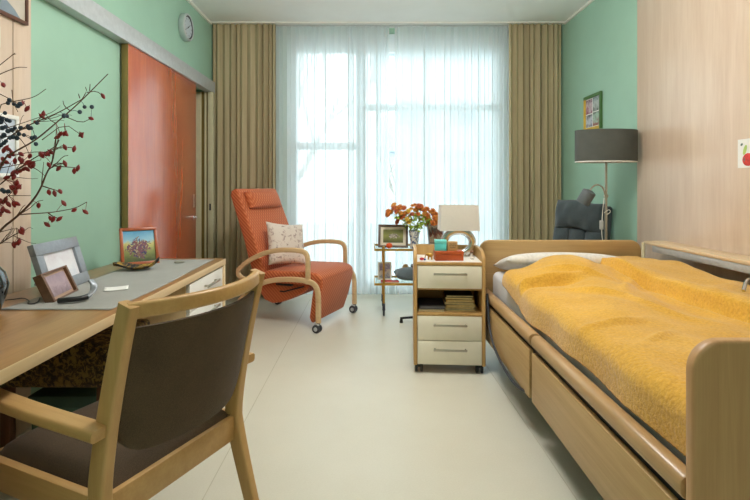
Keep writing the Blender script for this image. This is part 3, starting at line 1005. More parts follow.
# ------------------------------------------------------------------ foreground armchair
t = thing('armchair', 'beech armchair with dark taupe seat and curved back pulled up to the desk', 'chair', (-0.584, 1.483, 0), R(65.7))
PX = 0.256
def post_y(z):
    if z < 0.43:
        k = (0.43 - z) / 0.43
        return -0.125 * k ** 1.15
    k = (z - 0.43) / 0.51
    return -0.108 * k ** 1.35
for sx in (-1, 1):
    pts = [Vector((sx * PX, post_y(z), z)) for z in [i * 0.93 / 22 for i in range(23)]]
    sc = [0.72 + 0.28 * min(1, (i / 10.0)) if i < 10 else 1.0 - 0.16 * (i - 10) / 12 for i in range(23)]
    MB().sweep(pts, rrect(0.036, 0.056, 0.007), (0, 1, 0), scales=sc).build('rear_leg', M['chairwood'], t)
    fl = MB()
    pts = [Vector((sx * PX, 0.47 + 0.03 * (1 - i / 10), i * 0.61 / 10)) for i in range(11)]
    fl.sweep(pts, rrect(0.038, 0.045, 0.008), (0, 1, 0), scales=[0.75 + 0.25 * i / 10 for i in range(11)])
    fl.build('front_leg', M['chairwood'], t)
    am = MB()
    pts = [Vector((sx * (PX + 0.03 + 0.012 * math.sin(PI * i / 12)), -0.045 + 0.585 * i / 12, 0.612 + 0.024 * (i / 12) ** 0.8)) for i in range(13)]
    am.sweep(pts, rrect(0.058, 0.03, 0.010), (0, 0, 1))
    am.build('armrest', M['chairwood_y'], t)
    MB().box((sx * PX - 0.013, 0.02, 0.345), (sx * PX + 0.013, 0.455, 0.43), 0.004).build('side_rail', M['chairwood_y'], t)
MB().box((-PX + 0.017, -0.018, 0.345), (PX - 0.017, 0.012, 0.428), 0.004).build('rear_rail', M['chairwood_y'], t)
MB().box((-PX + 0.017, 0.46, 0.345), (PX - 0.017, 0.49, 0.428), 0.004).build('front_rail', M['chairwood_y'], t)
def back_y(x, z):
    return post_y(z) - 0.075 * (1 - (x / PX) ** 2)
tr = MB()
pts = [Vector((x, back_y(x, 0.91), 0.912)) for x in [-PX + 2 * PX * i / 20 for i in range(21)]]
tr.sweep(pts, rrect(0.026, 0.042, 0.008), (0, 0, 1))
tr.build('top_rail', M['chairwood_y'], t)
def bp(u, v, off):
    x = (-PX + 0.012) + (2 * PX - 0.024) * u
    zb = 0.518 + 0.085 * abs(x / (PX - 0.012)) ** 9
    z = zb + (0.866 - zb) * v
    th = 0.018 * (1 - abs(2 * v - 1) ** 6 * 0.55) * (1 - abs(2 * u - 1) ** 8 * 0.3)
    return Vector((x, back_y(x, z) + off * th, z))
bk = MB()
bk.grid(lambda u, v: bp(u, v, -1), 24, 18)
bk.grid(lambda u, v: bp(1 - u, v, 1), 24, 18)
for e in (0, 1):
    bk.grid(lambda u, v: bp(v if e == 0 else 1 - v, e, -1 + 2 * u), 4, 24)
    bk.grid(lambda u, v: bp(e, v if e == 1 else 1 - v, -1 + 2 * u), 4, 18)
bmesh.ops.remove_doubles(bk.bm, verts=bk.bm.verts[:], dist=0.0004)
bmesh.ops.recalc_face_normals(bk.bm, faces=bk.bm.faces[:])
bk.build('backrest', M['chairfab'], t, angle=50)
def seat_pt(u, v):
    x = -0.244 + 0.488 * u
    y = -0.002 + 0.475 * v
    k = ((1 - abs(2 * u - 1) ** 5) * (1 - abs(2 * v - 1) ** 5))
    return Vector((x, y, 0.428 + 0.05 * max(0, k) ** 0.45))
se = MB()
se.grid(seat_pt, 24, 24)
se.box((-0.236, 0.014, 0.40), (0.236, 0.458, 0.432), 0.002)
se.build('seat', M['chairfab'], t, angle=60)

# ------------------------------------------------------------------ orange recliner
RC = (-0.658, 4.566, 0)
RT = -math.atan2(0.92, -0.39)
t = thing('recliner', 'orange patterned recliner armchair with bent beech arms on castors', 'recliner', RC, RT)
for sx in (-1, 1):
    x = sx * 0.358
    a = MB()
    arm = [(0.30, 0.40), (0.30, 0.52), (0.30, 0.625), (0.275, 0.665), (0.22, 0.678), (0.10, 0.678), (-0.02, 0.668), (-0.16, 0.63), (-0.30, 0.565), (-0.40, 0.49), (-0.425, 0.45), (-0.40, 0.41), (-0.33, 0.385)]
    a.sweep(smooth_path([(x, yy, zz) for yy, zz in arm], 2), rrect(0.042, 0.030, 0.010), (1, 0, 0))
    a.build('armrest', M['bent'], t)
    l = MB()
    low = [(0.40, 0.085), (0.40, 0.22), (0.398, 0.33), (0.375, 0.395), (0.31, 0.425), (0.15, 0.43), (-0.05, 0.41), (-0.20, 0.36), (-0.33, 0.27), (-0.43, 0.16), (-0.46, 0.085)]
    l.sweep(smooth_path([(x, yy, zz) for yy, zz in low], 2), rrect(0.044, 0.032, 0.010), (1, 0, 0))
    l.build('leg_frame', M['bent'], t)
    for yy in (0.40, -0.46):
        cs = MB()
        cs.cyl((x, yy, 0.06), (x, yy, 0.10), 0.013)
        for dx in (-0.018, 0.018):
            cs.cyl((x + dx - 0.010, yy - 0.012, 0.036), (x + dx + 0.010, yy - 0.012, 0.036), 0.036, bev=0.006)
        co = cs.build('castor', M['rubber'], t)
        hb = MB()
        for dx in (-0.0295, 0.0295):
            hb.cyl((x + dx - 0.002, yy - 0.012, 0.036), (x + dx + 0.002, yy - 0.012, 0.036), 0.017)
        hb.box((x - 0.022, yy - 0.03, 0.062), (x + 0.022, yy + 0.012, 0.078), 0.005)
        hb.build('castor_hub', M['alu'], co)
HW = 0.315
# seat: side profile swept across
prof = [(-0.20, 0.42), (-0.17, 0.475), (-0.05, 0.482), (0.15, 0.488), (0.28, 0.492), (0.36, 0.484), (0.405, 0.455), (0.41, 0.42), (0.385, 0.395), (0.25, 0.378), (0.0, 0.37), (-0.15, 0.375)]
MB().prism([(a, b_) for a, b_ in [tuple(v)[:2] for v in smooth_path([(q[0], q[1], 0) for q in prof], 1)]], 'x', -HW, HW, 0.022, 4).build('seat', M['orange'], t, angle=60)
prof = [(0.335, 0.44), (0.405, 0.43), (0.412, 0.40), (0.372, 0.22), (0.322, 0.07), (0.305, 0.055), (0.288, 0.065), (0.275, 0.10), (0.30, 0.25)]
cr = MB()
cr.prism(prof, 'x', -HW + 0.005, HW - 0.005, 0.014, 3)
for v in cr.bm.verts:
    v.co.x *= 0.93 + 0.07 * min(1, max(0, v.co.z / 0.42))
cr.build('calf_rest', M['orange'], t, angle=60)
# back: slab leaning back
prof = [(-0.145, 0.44), (-0.185, 0.60), (-0.245, 0.78), (-0.325, 0.97), (-0.405, 1.15), (-0.425, 1.19), (-0.455, 1.20), (-0.495, 1.18), (-0.505, 1.14), (-0.43, 0.94), (-0.355, 0.74), (-0.30, 0.56), (-0.275, 0.43), (-0.24, 0.39), (-0.18, 0.40)]
MB().prism([(a - 0.04 * min(1, (b_ - 0.39) / 0.15), b_) for a, b_ in prof], 'x', -0.318, 0.318, 0.02, 4).build('backrest', M['orange'], t, angle=60)
sh = MB()
prof = [(-0.30, 0.42), (-0.10, 0.372), (0.28, 0.376), (0.20, 0.30), (0.08, 0.235), (-0.04, 0.19), (-0.13, 0.175), (-0.21, 0.20), (-0.27, 0.27), (-0.30, 0.35)]
sh.prism(prof, 'x', -0.26, 0.26, 0.02, 3)
sh.build('seat_shell', M['orange'], t, angle=60)
mc = MB()
mc.box((0.265, -0.06, 0.352), (0.30, 0.10, 0.37), 0.004)
mc.tube([(0.29, 0.22, 0.36), (0.29, 0.02, 0.30), (0.29, -0.02, 0.30)], 0.007, 8)
mc.build('release_mechanism', M['black'], t)
hr = MB()
hr.pillow((0, 0, 0), (0.50, 0.11, 0.17), 1.0, Matrix.Translation((0, -0.40, 1.095)) @ Matrix.Rotation(R(24), 4, 'X') @ Matrix.Rotation(R(180), 4, 'Z'), p=0.28, pinch=0.0)
hr.build('headrest', M['orange'], t, angle=80)
# cushion leaning on the back
cu = MB().pillow((0, 0, 0), (0.41, 0.13, 0.40), 1.0, None, n=26, p=0.40, pinch=0.09).build('cushion', M['floral'], angle=80)
Mx = Matrix.Translation(RC) @ Matrix.Rotation(RT, 4, 'Z') @ Matrix.Translation((0.075, -0.095, 0.69)) @ Matrix.Rotation(R(-22), 4, 'Z') @ Matrix.Rotation(R(17), 4, 'X') @ Matrix.Rotation(R(-7), 4, 'Y') @ Matrix.Rotation(R(180), 4, 'Z')
cu.matrix_world = Mx
tag(cu, 'pale square floral cushion leaning in the orange recliner', 'cushion')

# ------------------------------------------------------------------ bedside cabinet
NX0, NX1, NY0, NY1 = 0.286, 0.749, 3.20, 3.565
t = thing('bedside_cabinet', 'beech bedside cabinet on castors with three cream drawers', 'cabinet', (NX0, NY0, 0), R(-4))
NW, ND = NX1 - NX0, NY1 - NY0
side = [(0.0, 0.055), (ND, 0.055), (ND, 0.80), (0.13, 0.80), (0.075, 0.793), (0.035, 0.775), (0.010, 0.765), (0.0, 0.745)]
MB().prism(side, 'x', 0, 0.022, 0.003, 2).build('side_panel', M['nswood'], t)
MB().prism(side, 'x', NW - 0.022, NW, 0.003, 2).build('side_panel', M['nswood'], t)
MB().box((0.022, ND - 0.018, 0.055), (NW - 0.022, ND, 0.80), 0.002).build('back_panel', M['nswood'], t)
MB().box((0.022, 0.0, 0.705), (NW - 0.022, ND - 0.018, 0.725), 0.002).build('top_board', M['nswood'], t)
MB().box((0.0225, 0.022, 0.725), (NW - 0.0225, ND - 0.0185, 0.7275)).build('top_lining', M['white'], t)
MB().box((0.022, 0.004, 0.376), (NW - 0.022, ND - 0.018, 0.392), 0.002).build('shelf', M['nswood'], t)
MB().box((0.022, 0.008, 0.545), (NW - 0.022, ND - 0.018, 0.556), 0.001).box((0.022, 0.02, 0.055), (NW - 0.022, ND - 0.018, 0.07), 0.001).build('divider', M['nswood'], t)
for z0, z1 in ((0.556, 0.703), (0.2185, 0.374), (0.060, 0.2135)):
    d_ = MB().box((0.0245, 0.002, z0), (NW - 0.0245, 0.024, z1), 0.002).box((0.03, 0.024, z0 + 0.012), (NW - 0.03, ND - 0.05, z1 - 0.02)).build('drawer', M['nsfront'], t)
    zc = z0 + (z1 - z0) * 0.66
    h = MB()
    for hx in (0.137, 0.333):
        h.box((hx - 0.005, -0.022, zc - 0.006), (hx + 0.005, 0.002, zc + 0.006), 0.002)
    h.box((0.127, -0.029, zc - 0.007), (0.343, -0.02, zc + 0.007), 0.003)
    h.build('handle', M['nickel'], d_)
for sx in (0.035, NW - 0.035):
    for sy in (0.05, ND - 0.05):
        cs = MB()
        cs.cyl((sx, sy, 0.03), (sx, sy, 0.056), 0.012)
        for dx in (-0.016, 0.016):
            cs.cyl((sx + dx - 0.009, sy - 0.012, 0.027), (sx + dx + 0.009, sy - 0.012, 0.027), 0.027, bev=0.005)
        cs.box((sx - 0.024, sy - 0.03, 0.034), (sx + 0.024, sy + 0.012, 0.048), 0.006)
        cs.build('castor', M['black'], t)

NZ = 0.728
def paperback(name, label, cat, loc, w, d, h, yaw, col, group=None, page=(226, 214, 180)):
    t = thing(name, label, cat, loc, yaw, group)
    cv = plain('cover', col, 0.5, 0.12, 14)
    c = MB()
    c.box((-w / 2, -d / 2, 0), (w / 2, d / 2, h * 0.12))
    c.box((-w / 2, -d / 2, h * 0.88), (w / 2, d / 2, h))
    c.box((-w / 2, -d / 2, 0), (-w / 2 + 0.003, d / 2, h))
    c.build('cover', cv, t)
    MB().box((-w / 2 + 0.003, -d / 2 + 0.003, h * 0.12), (w / 2 - 0.003, d / 2 - 0.003, h * 0.88)).build('pages', plain('pages', page, 0.8, 0.05, 60), t)
    return t
zb = 0.3925
for k, (w_, d_, h_, yaw, col, lab) in enumerate((
        (0.200, 0.25, 0.012, 2, (206, 196, 160), 'cream magazine at the bottom of the stack on the cabinet shelf'),
        (0.185, 0.24, 0.013, -2, (216, 206, 178), 'pale magazine second from the bottom of the cabinet shelf stack'),
        (0.195, 0.25, 0.014, 3, (202, 170, 108), 'tan book third from the bottom of the cabinet shelf stack'),
        (0.190, 0.24, 0.014, -3, (190, 186, 160), 'greyish book fourth from the bottom of the cabinet shelf stack'),
        (0.185, 0.23, 0.016, 2, (214, 160, 74), 'orange-yellow book near the top of the cabinet shelf stack'),
        (0.180, 0.23, 0.016, -4, (70, 66, 40), 'dark olive book second from the top of the cabinet shelf stack'),
        (0.180, 0.23, 0.012, 0, (46, 48, 30), 'very dark book on top of the cabinet shelf stack'))):
    paperback('book', lab, 'book', (0.606, 3.37, zb), w_, d_ - 0.01, h_, R(yaw - 4), col, 'books stacked on the cabinet shelf', (224, 204, 150))
    zb += h_ + 0.0008
paperback('magazine', 'pale magazine lying under the dark one on the cabinet shelf', 'magazine', (0.418, 3.355, 0.3925), 0.170, 0.23, 0.014, R(-6), (196, 186, 150), 'magazines on the left of the cabinet shelf')
m_ = paperback('magazine', 'dark navy magazine with faint lettering on the left of the cabinet shelf', 'magazine', (0.418, 3.357, 0.4073), 0.168, 0.22, 0.024, R(-2), (44, 44, 60), 'magazines on the left of the cabinet shelf', (120, 120, 130))

# table lamp with a ring foot
t = thing('table_lamp', 'table lamp with silver ring foot and greige rectangular shade on the cabinet', 'lamp', (0.620, 3.44, NZ))
MB().box((-0.055, -0.03, 0), (0.055, 0.03, 0.016), 0.006).build('base', M['chrome'], t)
rg = MB()
pts = [Vector((math.sin(2 * PI * k / 48) * 0.098, 0, 0.100 + math.cos(2 * PI * k / 48) * 0.080)) for k in range(48)]
rg.sweep(pts, rrect(0.05, 0.040, 0.017, 4), (0, 1, 0), closed=True)
rg.build('ring', M['chrome'], t)
MB().cyl((0, 0, 0.19), (0, 0, 0.24), 0.008).build('stem', M['chrome'], t)
def shade_box(w0, w1, d0, d1, z0, z1, th):
    mb = MB()
    for s, q in ((1, 0), (-1, 0)):
        pass
    def loop(w, d, z): return [(-w / 2, -d / 2, z), (w / 2, -d / 2, z), (w / 2, d / 2, z), (-w / 2, d / 2, z)]
    bm = mb.bm
    A = [bm.verts.new(p_) for p_ in loop(w0, d0, z0)]
    B = [bm.verts.new(p_) for p_ in loop(w1, d1, z1)]
    A2 = [bm.verts.new(p_) for p_ in loop(w0 - 2 * th, d0 - 2 * th, z0)]
    B2 = [bm.verts.new(p_) for p_ in loop(w1 - 2 * th, d1 - 2 * th, z1)]
    for k in range(4):
        n = (k + 1) % 4
        bm.faces.new((A[k], A[n], B[n], B[k]))
        bm.faces.new((A2[n], A2[k], B2[k], B2[n]))
        bm.faces.new((A[n], A[k], A2[k], A2[n]))
        bm.faces.new((B[k], B[n], B2[n], B2[k]))
    return mb
shade_box(0.272, 0.256, 0.15, 0.135, 0.186, 0.362, 0.003).build('lamp_shade', fabric('greige_shade', (208, 202, 192), (222, 216, 206), 400, bmp=0.1), t)
MB().ellip((0, 0, 0.265), (0.022, 0.022, 0.032), 14, 10).build('bulb', M['white'], t)

# small things on the cabinet top
t = thing('keepsake_box', 'orange-brown leather box lying on top of the cabinet', 'box', (0.525, 3.285, NZ), R(2))
MB().box((-0.093, -0.045, 0), (0.093, 0.045, 0.040), 0.003).build('body', plain('orange_leather', (176, 78, 34), 0.5, 0.06), t)
MB().box((-0.0945, -0.0465, 0.0405), (0.0945, 0.0465, 0.063), 0.003).build('lid', plain('orange_leather_lid', (186, 86, 40), 0.5, 0.06), t)
t = thing('gift_box', 'small turquoise box sitting on the left of the orange-brown box', 'box', (0.473, 3.29, NZ + 0.064), R(-6))
MB().box((-0.039, -0.03, 0), (0.039, 0.03, 0.05), 0.002).build('body', plain('turquoise_card', (96, 208, 204), 0.5, 0.03), t)
MB().box((-0.0405, -0.0315, 0.05), (0.0405, 0.0315, 0.07), 0.002).build('lid', plain('turquoise_lid', (120, 222, 216), 0.5, 0.03), t)
t = thing('wooden_block', 'small wooden block with dark lettering beside the turquoise box', 'block', (0.549, 3.27, NZ + 0.064), R(4))
MB().box((-0.033, -0.012, 0), (0.033, 0.018, 0.062), 0.002).build('block', wood('pale_block', (188, 150, 98), (208, 172, 120), 0, 0.5), t)
lt = MB()
for row, segs in ((0.046, ((-0.022, -0.004), (0.0, 0.02))), (0.034, ((-0.024, -0.012), (-0.008, 0.010), (0.014, 0.022))), (0.022, ((-0.018, 0.018),))):
    for a, b_ in segs:
        lt.tube([(a + (b_ - a) * i / 6, -0.0124, row + 0.003 * math.sin(i * 2.4)) for i in range(7)], 0.0011, 4)
lt.build('lettering', M['black'], t)
# brass elephant figurine
t = thing('elephant_figurine', 'tiny brass elephant figurine on the left of the cabinet top', 'figurine', (0.405, 3.30, NZ), R(-12))
e = MB()
e.ellip((0, 0, 0.029), (0.020, 0.012, 0.014), 14, 10)
e.ellip((-0.019, 0, 0.034), (0.010, 0.009, 0.0105), 12, 8)
for sx in (-0.011, 0.011):
    for sy in (-0.006, 0.006):
        e.cyl((sx, sy, 0), (sx, sy, 0.026), 0.0048, 0.0055, 10)
e.tube(smooth_path([(-0.026, 0, 0.034), (-0.032, 0, 0.026), (-0.033, 0, 0.014), (-0.037, 0, 0.010)], 2), 0.0032, 8)
for sy in (-1, 1):
    e.ellip((-0.014, sy * 0.010, 0.035), (0.007, 0.002, 0.009), 10, 6)
e.tube([(0.019, 0, 0.034), (0.024, 0, 0.024), (0.024, 0, 0.018)], 0.0014, 6)
e.build('body', M['brass'], t)
# red and blue trinket
t = thing('trinket', 'tiny red and blue trinket at the front left of the cabinet top', 'trinket', (0.345, 3.265, NZ))
MB().ellip((0, 0, 0.010), (0.016, 0.012, 0.010), 12, 8).build('red_bead', plain('red_enamel', (188, 32, 40), 0.3), t)
MB().ellip((0.02, -0.004, 0.007), (0.008, 0.008, 0.007), 10, 8).build('blue_bead', plain('blue_enamel', (52, 70, 140), 0.3), t)
# little dog figurine
t = thing('dog_figurine', 'tiny white and brown dog figurine at the right end of the cabinet top', 'figurine', (0.686, 3.31, NZ), R(200))
e = MB()
e.ellip((0, 0, 0.026), (0.010, 0.011, 0.018), 12, 9)
e.ellip((0, 0.004, 0.010), (0.013, 0.015, 0.010), 12, 8)
e.cyl((-0.006, 0.012, 0), (-0.005, 0.009, 0.028), 0.004, 0.0045, 8)
e.cyl((0.006, 0.012, 0), (0.005, 0.009, 0.028), 0.004, 0.0045, 8)
e.tube([(0, -0.012, 0.008), (0, -0.022, 0.014), (0, -0.024, 0.022)], 0.0025, 6)
e.build('body', plain('white_glaze', (230, 224, 214), 0.3), t)
e = MB()
e.ellip((0, 0.006, 0.052), (0.010, 0.010, 0.010), 12, 8)
e.ellip((0, 0.016, 0.049), (0.005, 0.008, 0.005), 10, 6)
for sx in (-1, 1):
    e.ellip((sx * 0.010, 0.003, 0.050), (0.003, 0.005, 0.009), 8, 6)
e.build('head', plain('brown_glaze', (128, 84, 56), 0.3), t)

# ------------------------------------------------------------------ brass trolley
t = thing('serving_trolley', 'brass and glass serving trolley in front of the voile curtain', 'trolley', (0.04, 4.62, 0))
TW, TD = 0.74, 0.38
ux = (0.09, 0.62)
for x in ux:
    for y in (0.0, TD):
        u = MB()
        u.cyl((x, y, 0.12), (x, y, 0.645), 0.0105, seg=14)
        u.ellip((x, y, 0.650), (0.012, 0.012, 0.009), 12, 8)
        u.build('upright', M['brass'], t)
        wmb = MB()
        pts = [Vector((x, y + math.cos(2 * PI * k / 24) * 0.052, 0.060 + math.sin(2 * PI * k / 24) * 0.052)) for k in range(24)]
        wmb.tube(pts, 0.009, 8, closed=True)
        for k in range(4):
            a = PI * k / 4
            wmb.cyl((x, y - math.cos(a) * 0.05, 0.06 - math.sin(a) * 0.05), (x, y + math.cos(a) * 0.05, 0.06 + math.sin(a) * 0.05), 0.0025, seg=6)
        wmb.cyl((x - 0.014, y, 0.06), (x + 0.014, y, 0.06), 0.010, seg=12)
        wmb.box((x - 0.013, y - 0.006, 0.06), (x - 0.010, y + 0.006, 0.125))
        wmb.box((x + 0.010, y - 0.006, 0.06), (x + 0.013, y + 0.006, 0.125))
        wmb.build('wheel', M['rubber'], t)
for z in (0.612, 0.288):
    rm = MB()
    for y in (-0.012, TD + 0.003):
        rm.box((0, y, z), (TW, y + 0.009, z + 0.022), 0.002)
    for x in (0, TW - 0.009):
        rm.box((x, -0.003, z), (x + 0.009, TD + 0.003, z + 0.022), 0.002)
    rm.build('shelf_rim', M['brass'], t)
    MB().box((0.009, -0.003, z + 0.010), (TW - 0.009, TD + 0.003, z + 0.016)).build('shelf', M['shelfglass'], t)
gl = MB()
gl.tube([(0.0, TD, 0.66), (0.0, 0, 0.66)], 0.004, 8)
for y in (0.005, TD - 0.005):
    gl.cyl((0.0045, y, 0.63), (0.0, y, 0.66), 0.004, seg=8)
gl.build('handle', M['brass'], t)
S1, S2 = 0.629, 0.305
framed('picture_frame', 'dark brown frame with an ivory mount and green landscape photo on the trolley', (0.222, 4.74, S1), 0.29, 0.225, 0.022, 0.016, R(12), R(-6), M['taupe_frame'],
       painting('green_meadow', [(0.2, (96, 98, 50)), (0.5, (150, 154, 80)), (0.8, (120, 124, 66)), (0.95, (176, 176, 110))], [(0.42, (40, 36, 30)), (0.5, (226, 214, 200)), (0.6, (90, 70, 54))], 26, 0.55, 0.5, 0.36, 0.22), 0.026)
o = MB().ellip((0, 0, 0.027), (0.031, 0.031, 0.027), 18, 12).build('mandarin', plain('orange_peel', (236, 92, 30), 0.45, 0.04, 60, 0.1, 300))
o.location = (0.183, 4.668, S1)
tag(o, 'bright orange mandarin on the left front corner of the trolley', 'fruit')
framed('picture_frame', 'angled frame with a brown and red photo behind the table lamp on the trolley', (0.655, 4.78, S1), 0.165, 0.225, 0.014, 0.014, R(14), R(14), M['silver_frame'],
       picture('brown_photo', [(0.25, (60, 50, 44)), (0.42, (196, 176, 150)), (0.5, (140, 70, 54)), (0.58, (70, 60, 56)), (0.7, (210, 200, 184)), (0.85, (150, 140, 130))], 14, 1.4, 0.65))
# vase of chrysanthemums
FV = Vector((0.425, 4.70, S1))
t = thing('vase', 'blue and white patterned china vase of orange flowers on the trolley', 'vase', tuple(FV))
MB().lathe([(0, 0), (0.036, 0), (0.040, 0.01), (0.037, 0.05), (0.042, 0.10), (0.052, 0.15), (0.057, 0.168), (0.053, 0.168), (0.047, 0.15), (0.037, 0.10), (0.032, 0.05), (0.033, 0.012), (0, 0.012)], 28).build('body', M['vaseprint'], t)
leafm = plain('leaf_green', (146, 170, 56), 0.6, 0.25, 30)
petals = [plain('rust_petal', (214, 122, 52), 0.6, 0.25, 60), plain('amber_petal', (228, 152, 66), 0.6, 0.2, 60), plain('russet_petal', (190, 104, 64), 0.6, 0.2, 60), plain('yellow_petal', (232, 184, 66), 0.6, 0.15, 60)]
def flower_mesh(m):
    mb = MB()
    for ring, (n, rr, zz, ln) in enumerate(((11, 0.010, 0.0, 0.013), (9, 0.006, 0.005, 0.010), (5, 0.003, 0.008, 0.006))):
        for k in range(n):
            a = 2 * PI * k / n + ring * 0.4
            mm = Matrix.Rotation(a, 4, 'Z') @ Matrix.Translation((rr, 0, zz)) @ Matrix.Rotation(R(-18 - 22 * ring), 4, 'Y')
            mb.ellip((0, 0, 0), (1, 1, 1), 6, 4, mm @ Matrix.Diagonal((ln * 0.75, 0.0042, 0.002, 1)))
    mb.ellip((0, 0, 0.002), (0.007, 0.007, 0.006), 8, 6)
    o = mb.build('flower_head', m)
    me = o.data
    bpy.data.objects.remove(o)
    return me
fl_me = [flower_mesh(m) for m in petals]
fr_ = random.Random(12)
heads = [(388, 213), (393, 206), (397, 208), (400, 207), (396, 211), (401, 213), (404, 208), (405, 213), (408, 212), (411, 209), (413, 214), (416, 216), (410, 216), (416, 211), (418, 207), (415, 205.5), (421, 206), (420, 209),
         (424, 211), (427, 209), (425, 214), (430, 212), (428, 216), (433, 211), (432, 215), (436, 214), (434, 218), (437, 218), (430, 220), (426, 219), (423, 217), (436, 222), (433, 223), (398, 220), (411, 221), (427, 223), (391, 212), (402, 216)]
heads += [(hx + fr_.uniform(-3, 3), hy + fr_.uniform(-2.0, 3.5)) for hx, hy in heads]
sprays = {}
for k in range(6):
    a = k / 5.0
    sprays[k] = (398 + 38 * (k / 5.0), [])
for hx, hy in heads:
    k = min(sprays, key=lambda q: abs(sprays[q][0] - hx))
    sprays[k][1].append((hx, hy))
for k, (cx, hs) in sprays.items():
    dd = 4.62 + 0.16 * fr_.random()
    t = thing('chrysanthemum_spray', 'leafy spray of rust-orange chrysanthemums in the china vase on the trolley', 'flowers', tuple(FV), 0, 'chrysanthemums in the china vase')
    base = Vector((0.014 * math.cos(k), 0.014 * math.sin(k), 0.02))
    neck = Vector((0.022 * math.cos(k * 1.05 + 3.1), 0.02 * math.sin(k), 0.17))
    mean = sum((at(x, y, dd) for x, y in hs), Vector()) / len(hs) - FV
    fork = neck.lerp(mean, 0.55)
    st = MB()
    st.tube(smooth_path([base, neck, fork], 2), 0.0026, 6)
    lf = MB()
    for hx, hy in hs:
        d_ = dd + fr_.uniform(-0.09, 0.09)
        q = at(hx, hy, d_) - FV
        st.tube([fork, fork.lerp(q, 0.5) + Vector((0, 0, 0.004)), q], 0.0013, 5)
        o = bpy.data.objects.new('flower_head', fl_me[(3 if hy > 210 and 405 < hx < 418 and fr_.random() < 0.6 else fr_.choice((0, 0, 1, 1, 2)))])
        C.objects.link(o)
        o.parent = t
        o.location = q
        sc = fr_.uniform(1.3, 1.8)
        o.scale = (sc, sc, sc)
        dirv = (q - neck).normalized() + Vector((0, -0.9, 0.1))
        o.rotation_euler = dirv.to_track_quat('Z', 'Y').to_euler()
    for n in range(26):
        c0 = neck.lerp(mean, fr_.uniform(0.05, 0.95)) + Vector((fr_.uniform(-.045, .045), fr_.uniform(-.05, .05), fr_.uniform(-.02, .02)))
        mm = Euler((fr_.uniform(-1, 1), fr_.uniform(-1, 1), fr_.uniform(0, 6))).to_matrix().to_4x4()
        lf.ellip(c0, (1, 1, 1), 6, 4, mm @ Matrix.Diagonal((0.024, 0.010, 0.0015, 1)))
    st.build('stem', leafm, t)
    lf.build('leaves', leafm, t)

# lower shelf
framed('picture_frame', 'small pale photo frame standing on the lower shelf of the trolley', (0.145, 4.80, S2), 0.135, 0.175, 0.006, 0.010, R(8), R(0), M['white'],
       picture('family_snapshot', [(0.3, (120, 130, 150)), (0.45, (206, 190, 176)), (0.55, (130, 110, 140)), (0.75, (214, 206, 200))], 18, 1.4, 0.65), 0.008)
paperback('magazine', 'red-striped magazine lying on the lower shelf of the trolley', 'magazine', (0.19, 4.69, S2), 0.17, 0.10, 0.012, R(3), (196, 70, 62))
t = thing('cushion', 'slate-grey cushion lying on the lower shelf of the trolley', 'cushion', (0.42, 4.79, S2), R(4))
MB().pillow((0, 0, 0.062), (0.36, 0.125, 0.24), 1.0, Matrix.Rotation(R(90), 4, 'X'), p=0.35).build('cover', M['greycushion'], t, angle=80)
o = MB().lathe([(0, 0), (0.034, 0), (0.04, 0.02), (0.036, 0.045), (0.02, 0.06), (0, 0.063)], 18).build('ball_of_wool', fabric('tan_wool', (176, 134, 84), (206, 166, 112), 200))
o.location = (0.395, 4.945, S2)
tag(o, 'beige ball of wool behind the slate-grey cushion on the trolley', 'wool')
o.location = (0.36, 4.955, S2 + 0.0)
o.scale = (1, 1, 2.1)

# black stand foot behind the cabinet
t = thing('floor_stand', 'black metal stand whose foot shows behind the bedside cabinet', 'stand', (0.455, 4.40, 0))
for k in range(4):
    a = R(180 + 90 * k + 3)
    f = MB()
    f.sweep([(0.02 * math.cos(a), 0.02 * math.sin(a), 0.05), (0.185 * math.cos(a), 0.185 * math.sin(a), 0.04)], rrect(0.022, 0.022, 0.006), (0, 0, 1), scales=[1, 0.8])
    f.cyl((0.175 * math.cos(a), 0.175 * math.sin(a), 0.0), (0.175 * math.cos(a), 0.175 * math.sin(a), 0.034), 0.016, 0.012, 14)
    f.build('foot', M['black'], t)
MB().cyl((0, 0, 0.035), (0, 0, 0.50), 0.016).cyl((0, 0, 0.50), (0, 0, 0.515), 0.09).build('post', M['black'], t)

# ------------------------------------------------------------------ bed
BW, BL = 1.15, 2.367
bed = thing('care_bed', 'beech care bed with lowered side rails along the right wall', 'bed', (0.765, 1.158, 0), R(-0.37))
def end_board(y0, y1, z1, name, mat):
    o = MB().prism(board_outline(0, BW, 0.22, z1, 0.075, 10), 'y', y0, y1, 0.010, 4).build(name, mat, bed, angle=35)
    return o
end_board(0.0, 0.036, 0.855, 'footboard', M['bedwood_v'])
end_board(BL - 0.036, BL, 0.838, 'headboard', M['bedwood'])
for y0, y1 in ((0.045, 1.185), (1.212, 2.30)):
    MB().prism(rrect(0.062, 0.062, 0.026, 5), 'y', y0, y1, 0.006, 2).build('side_rail', M['rail_wood'], bed)
    o = [x for x in bed.children if x.name.startswith('side_rail')][-1]
    o.location = (0.026, 0, 0.478)
    MB().box((0.0, y0 + 0.012, 0.19), (0.022, y1 + 0.002, 0.424), 0.004).build('side_panel', M['bedwood_y'], bed)
MB().box((0.026, 0.04, 0.30), (0.06, BL - 0.05, 0.440), 0.003).box((0.05, 0.04, 0.34), (BW - 0.03, BL - 0.05, 0.42), 0.003).build('bed_frame', M['dark'], bed)
ch = MB()
for y in (0.45, 1.85):
    ch.box((0.12, y - 0.03, 0.13), (BW - 0.12, y + 0.03, 0.19), 0.004)
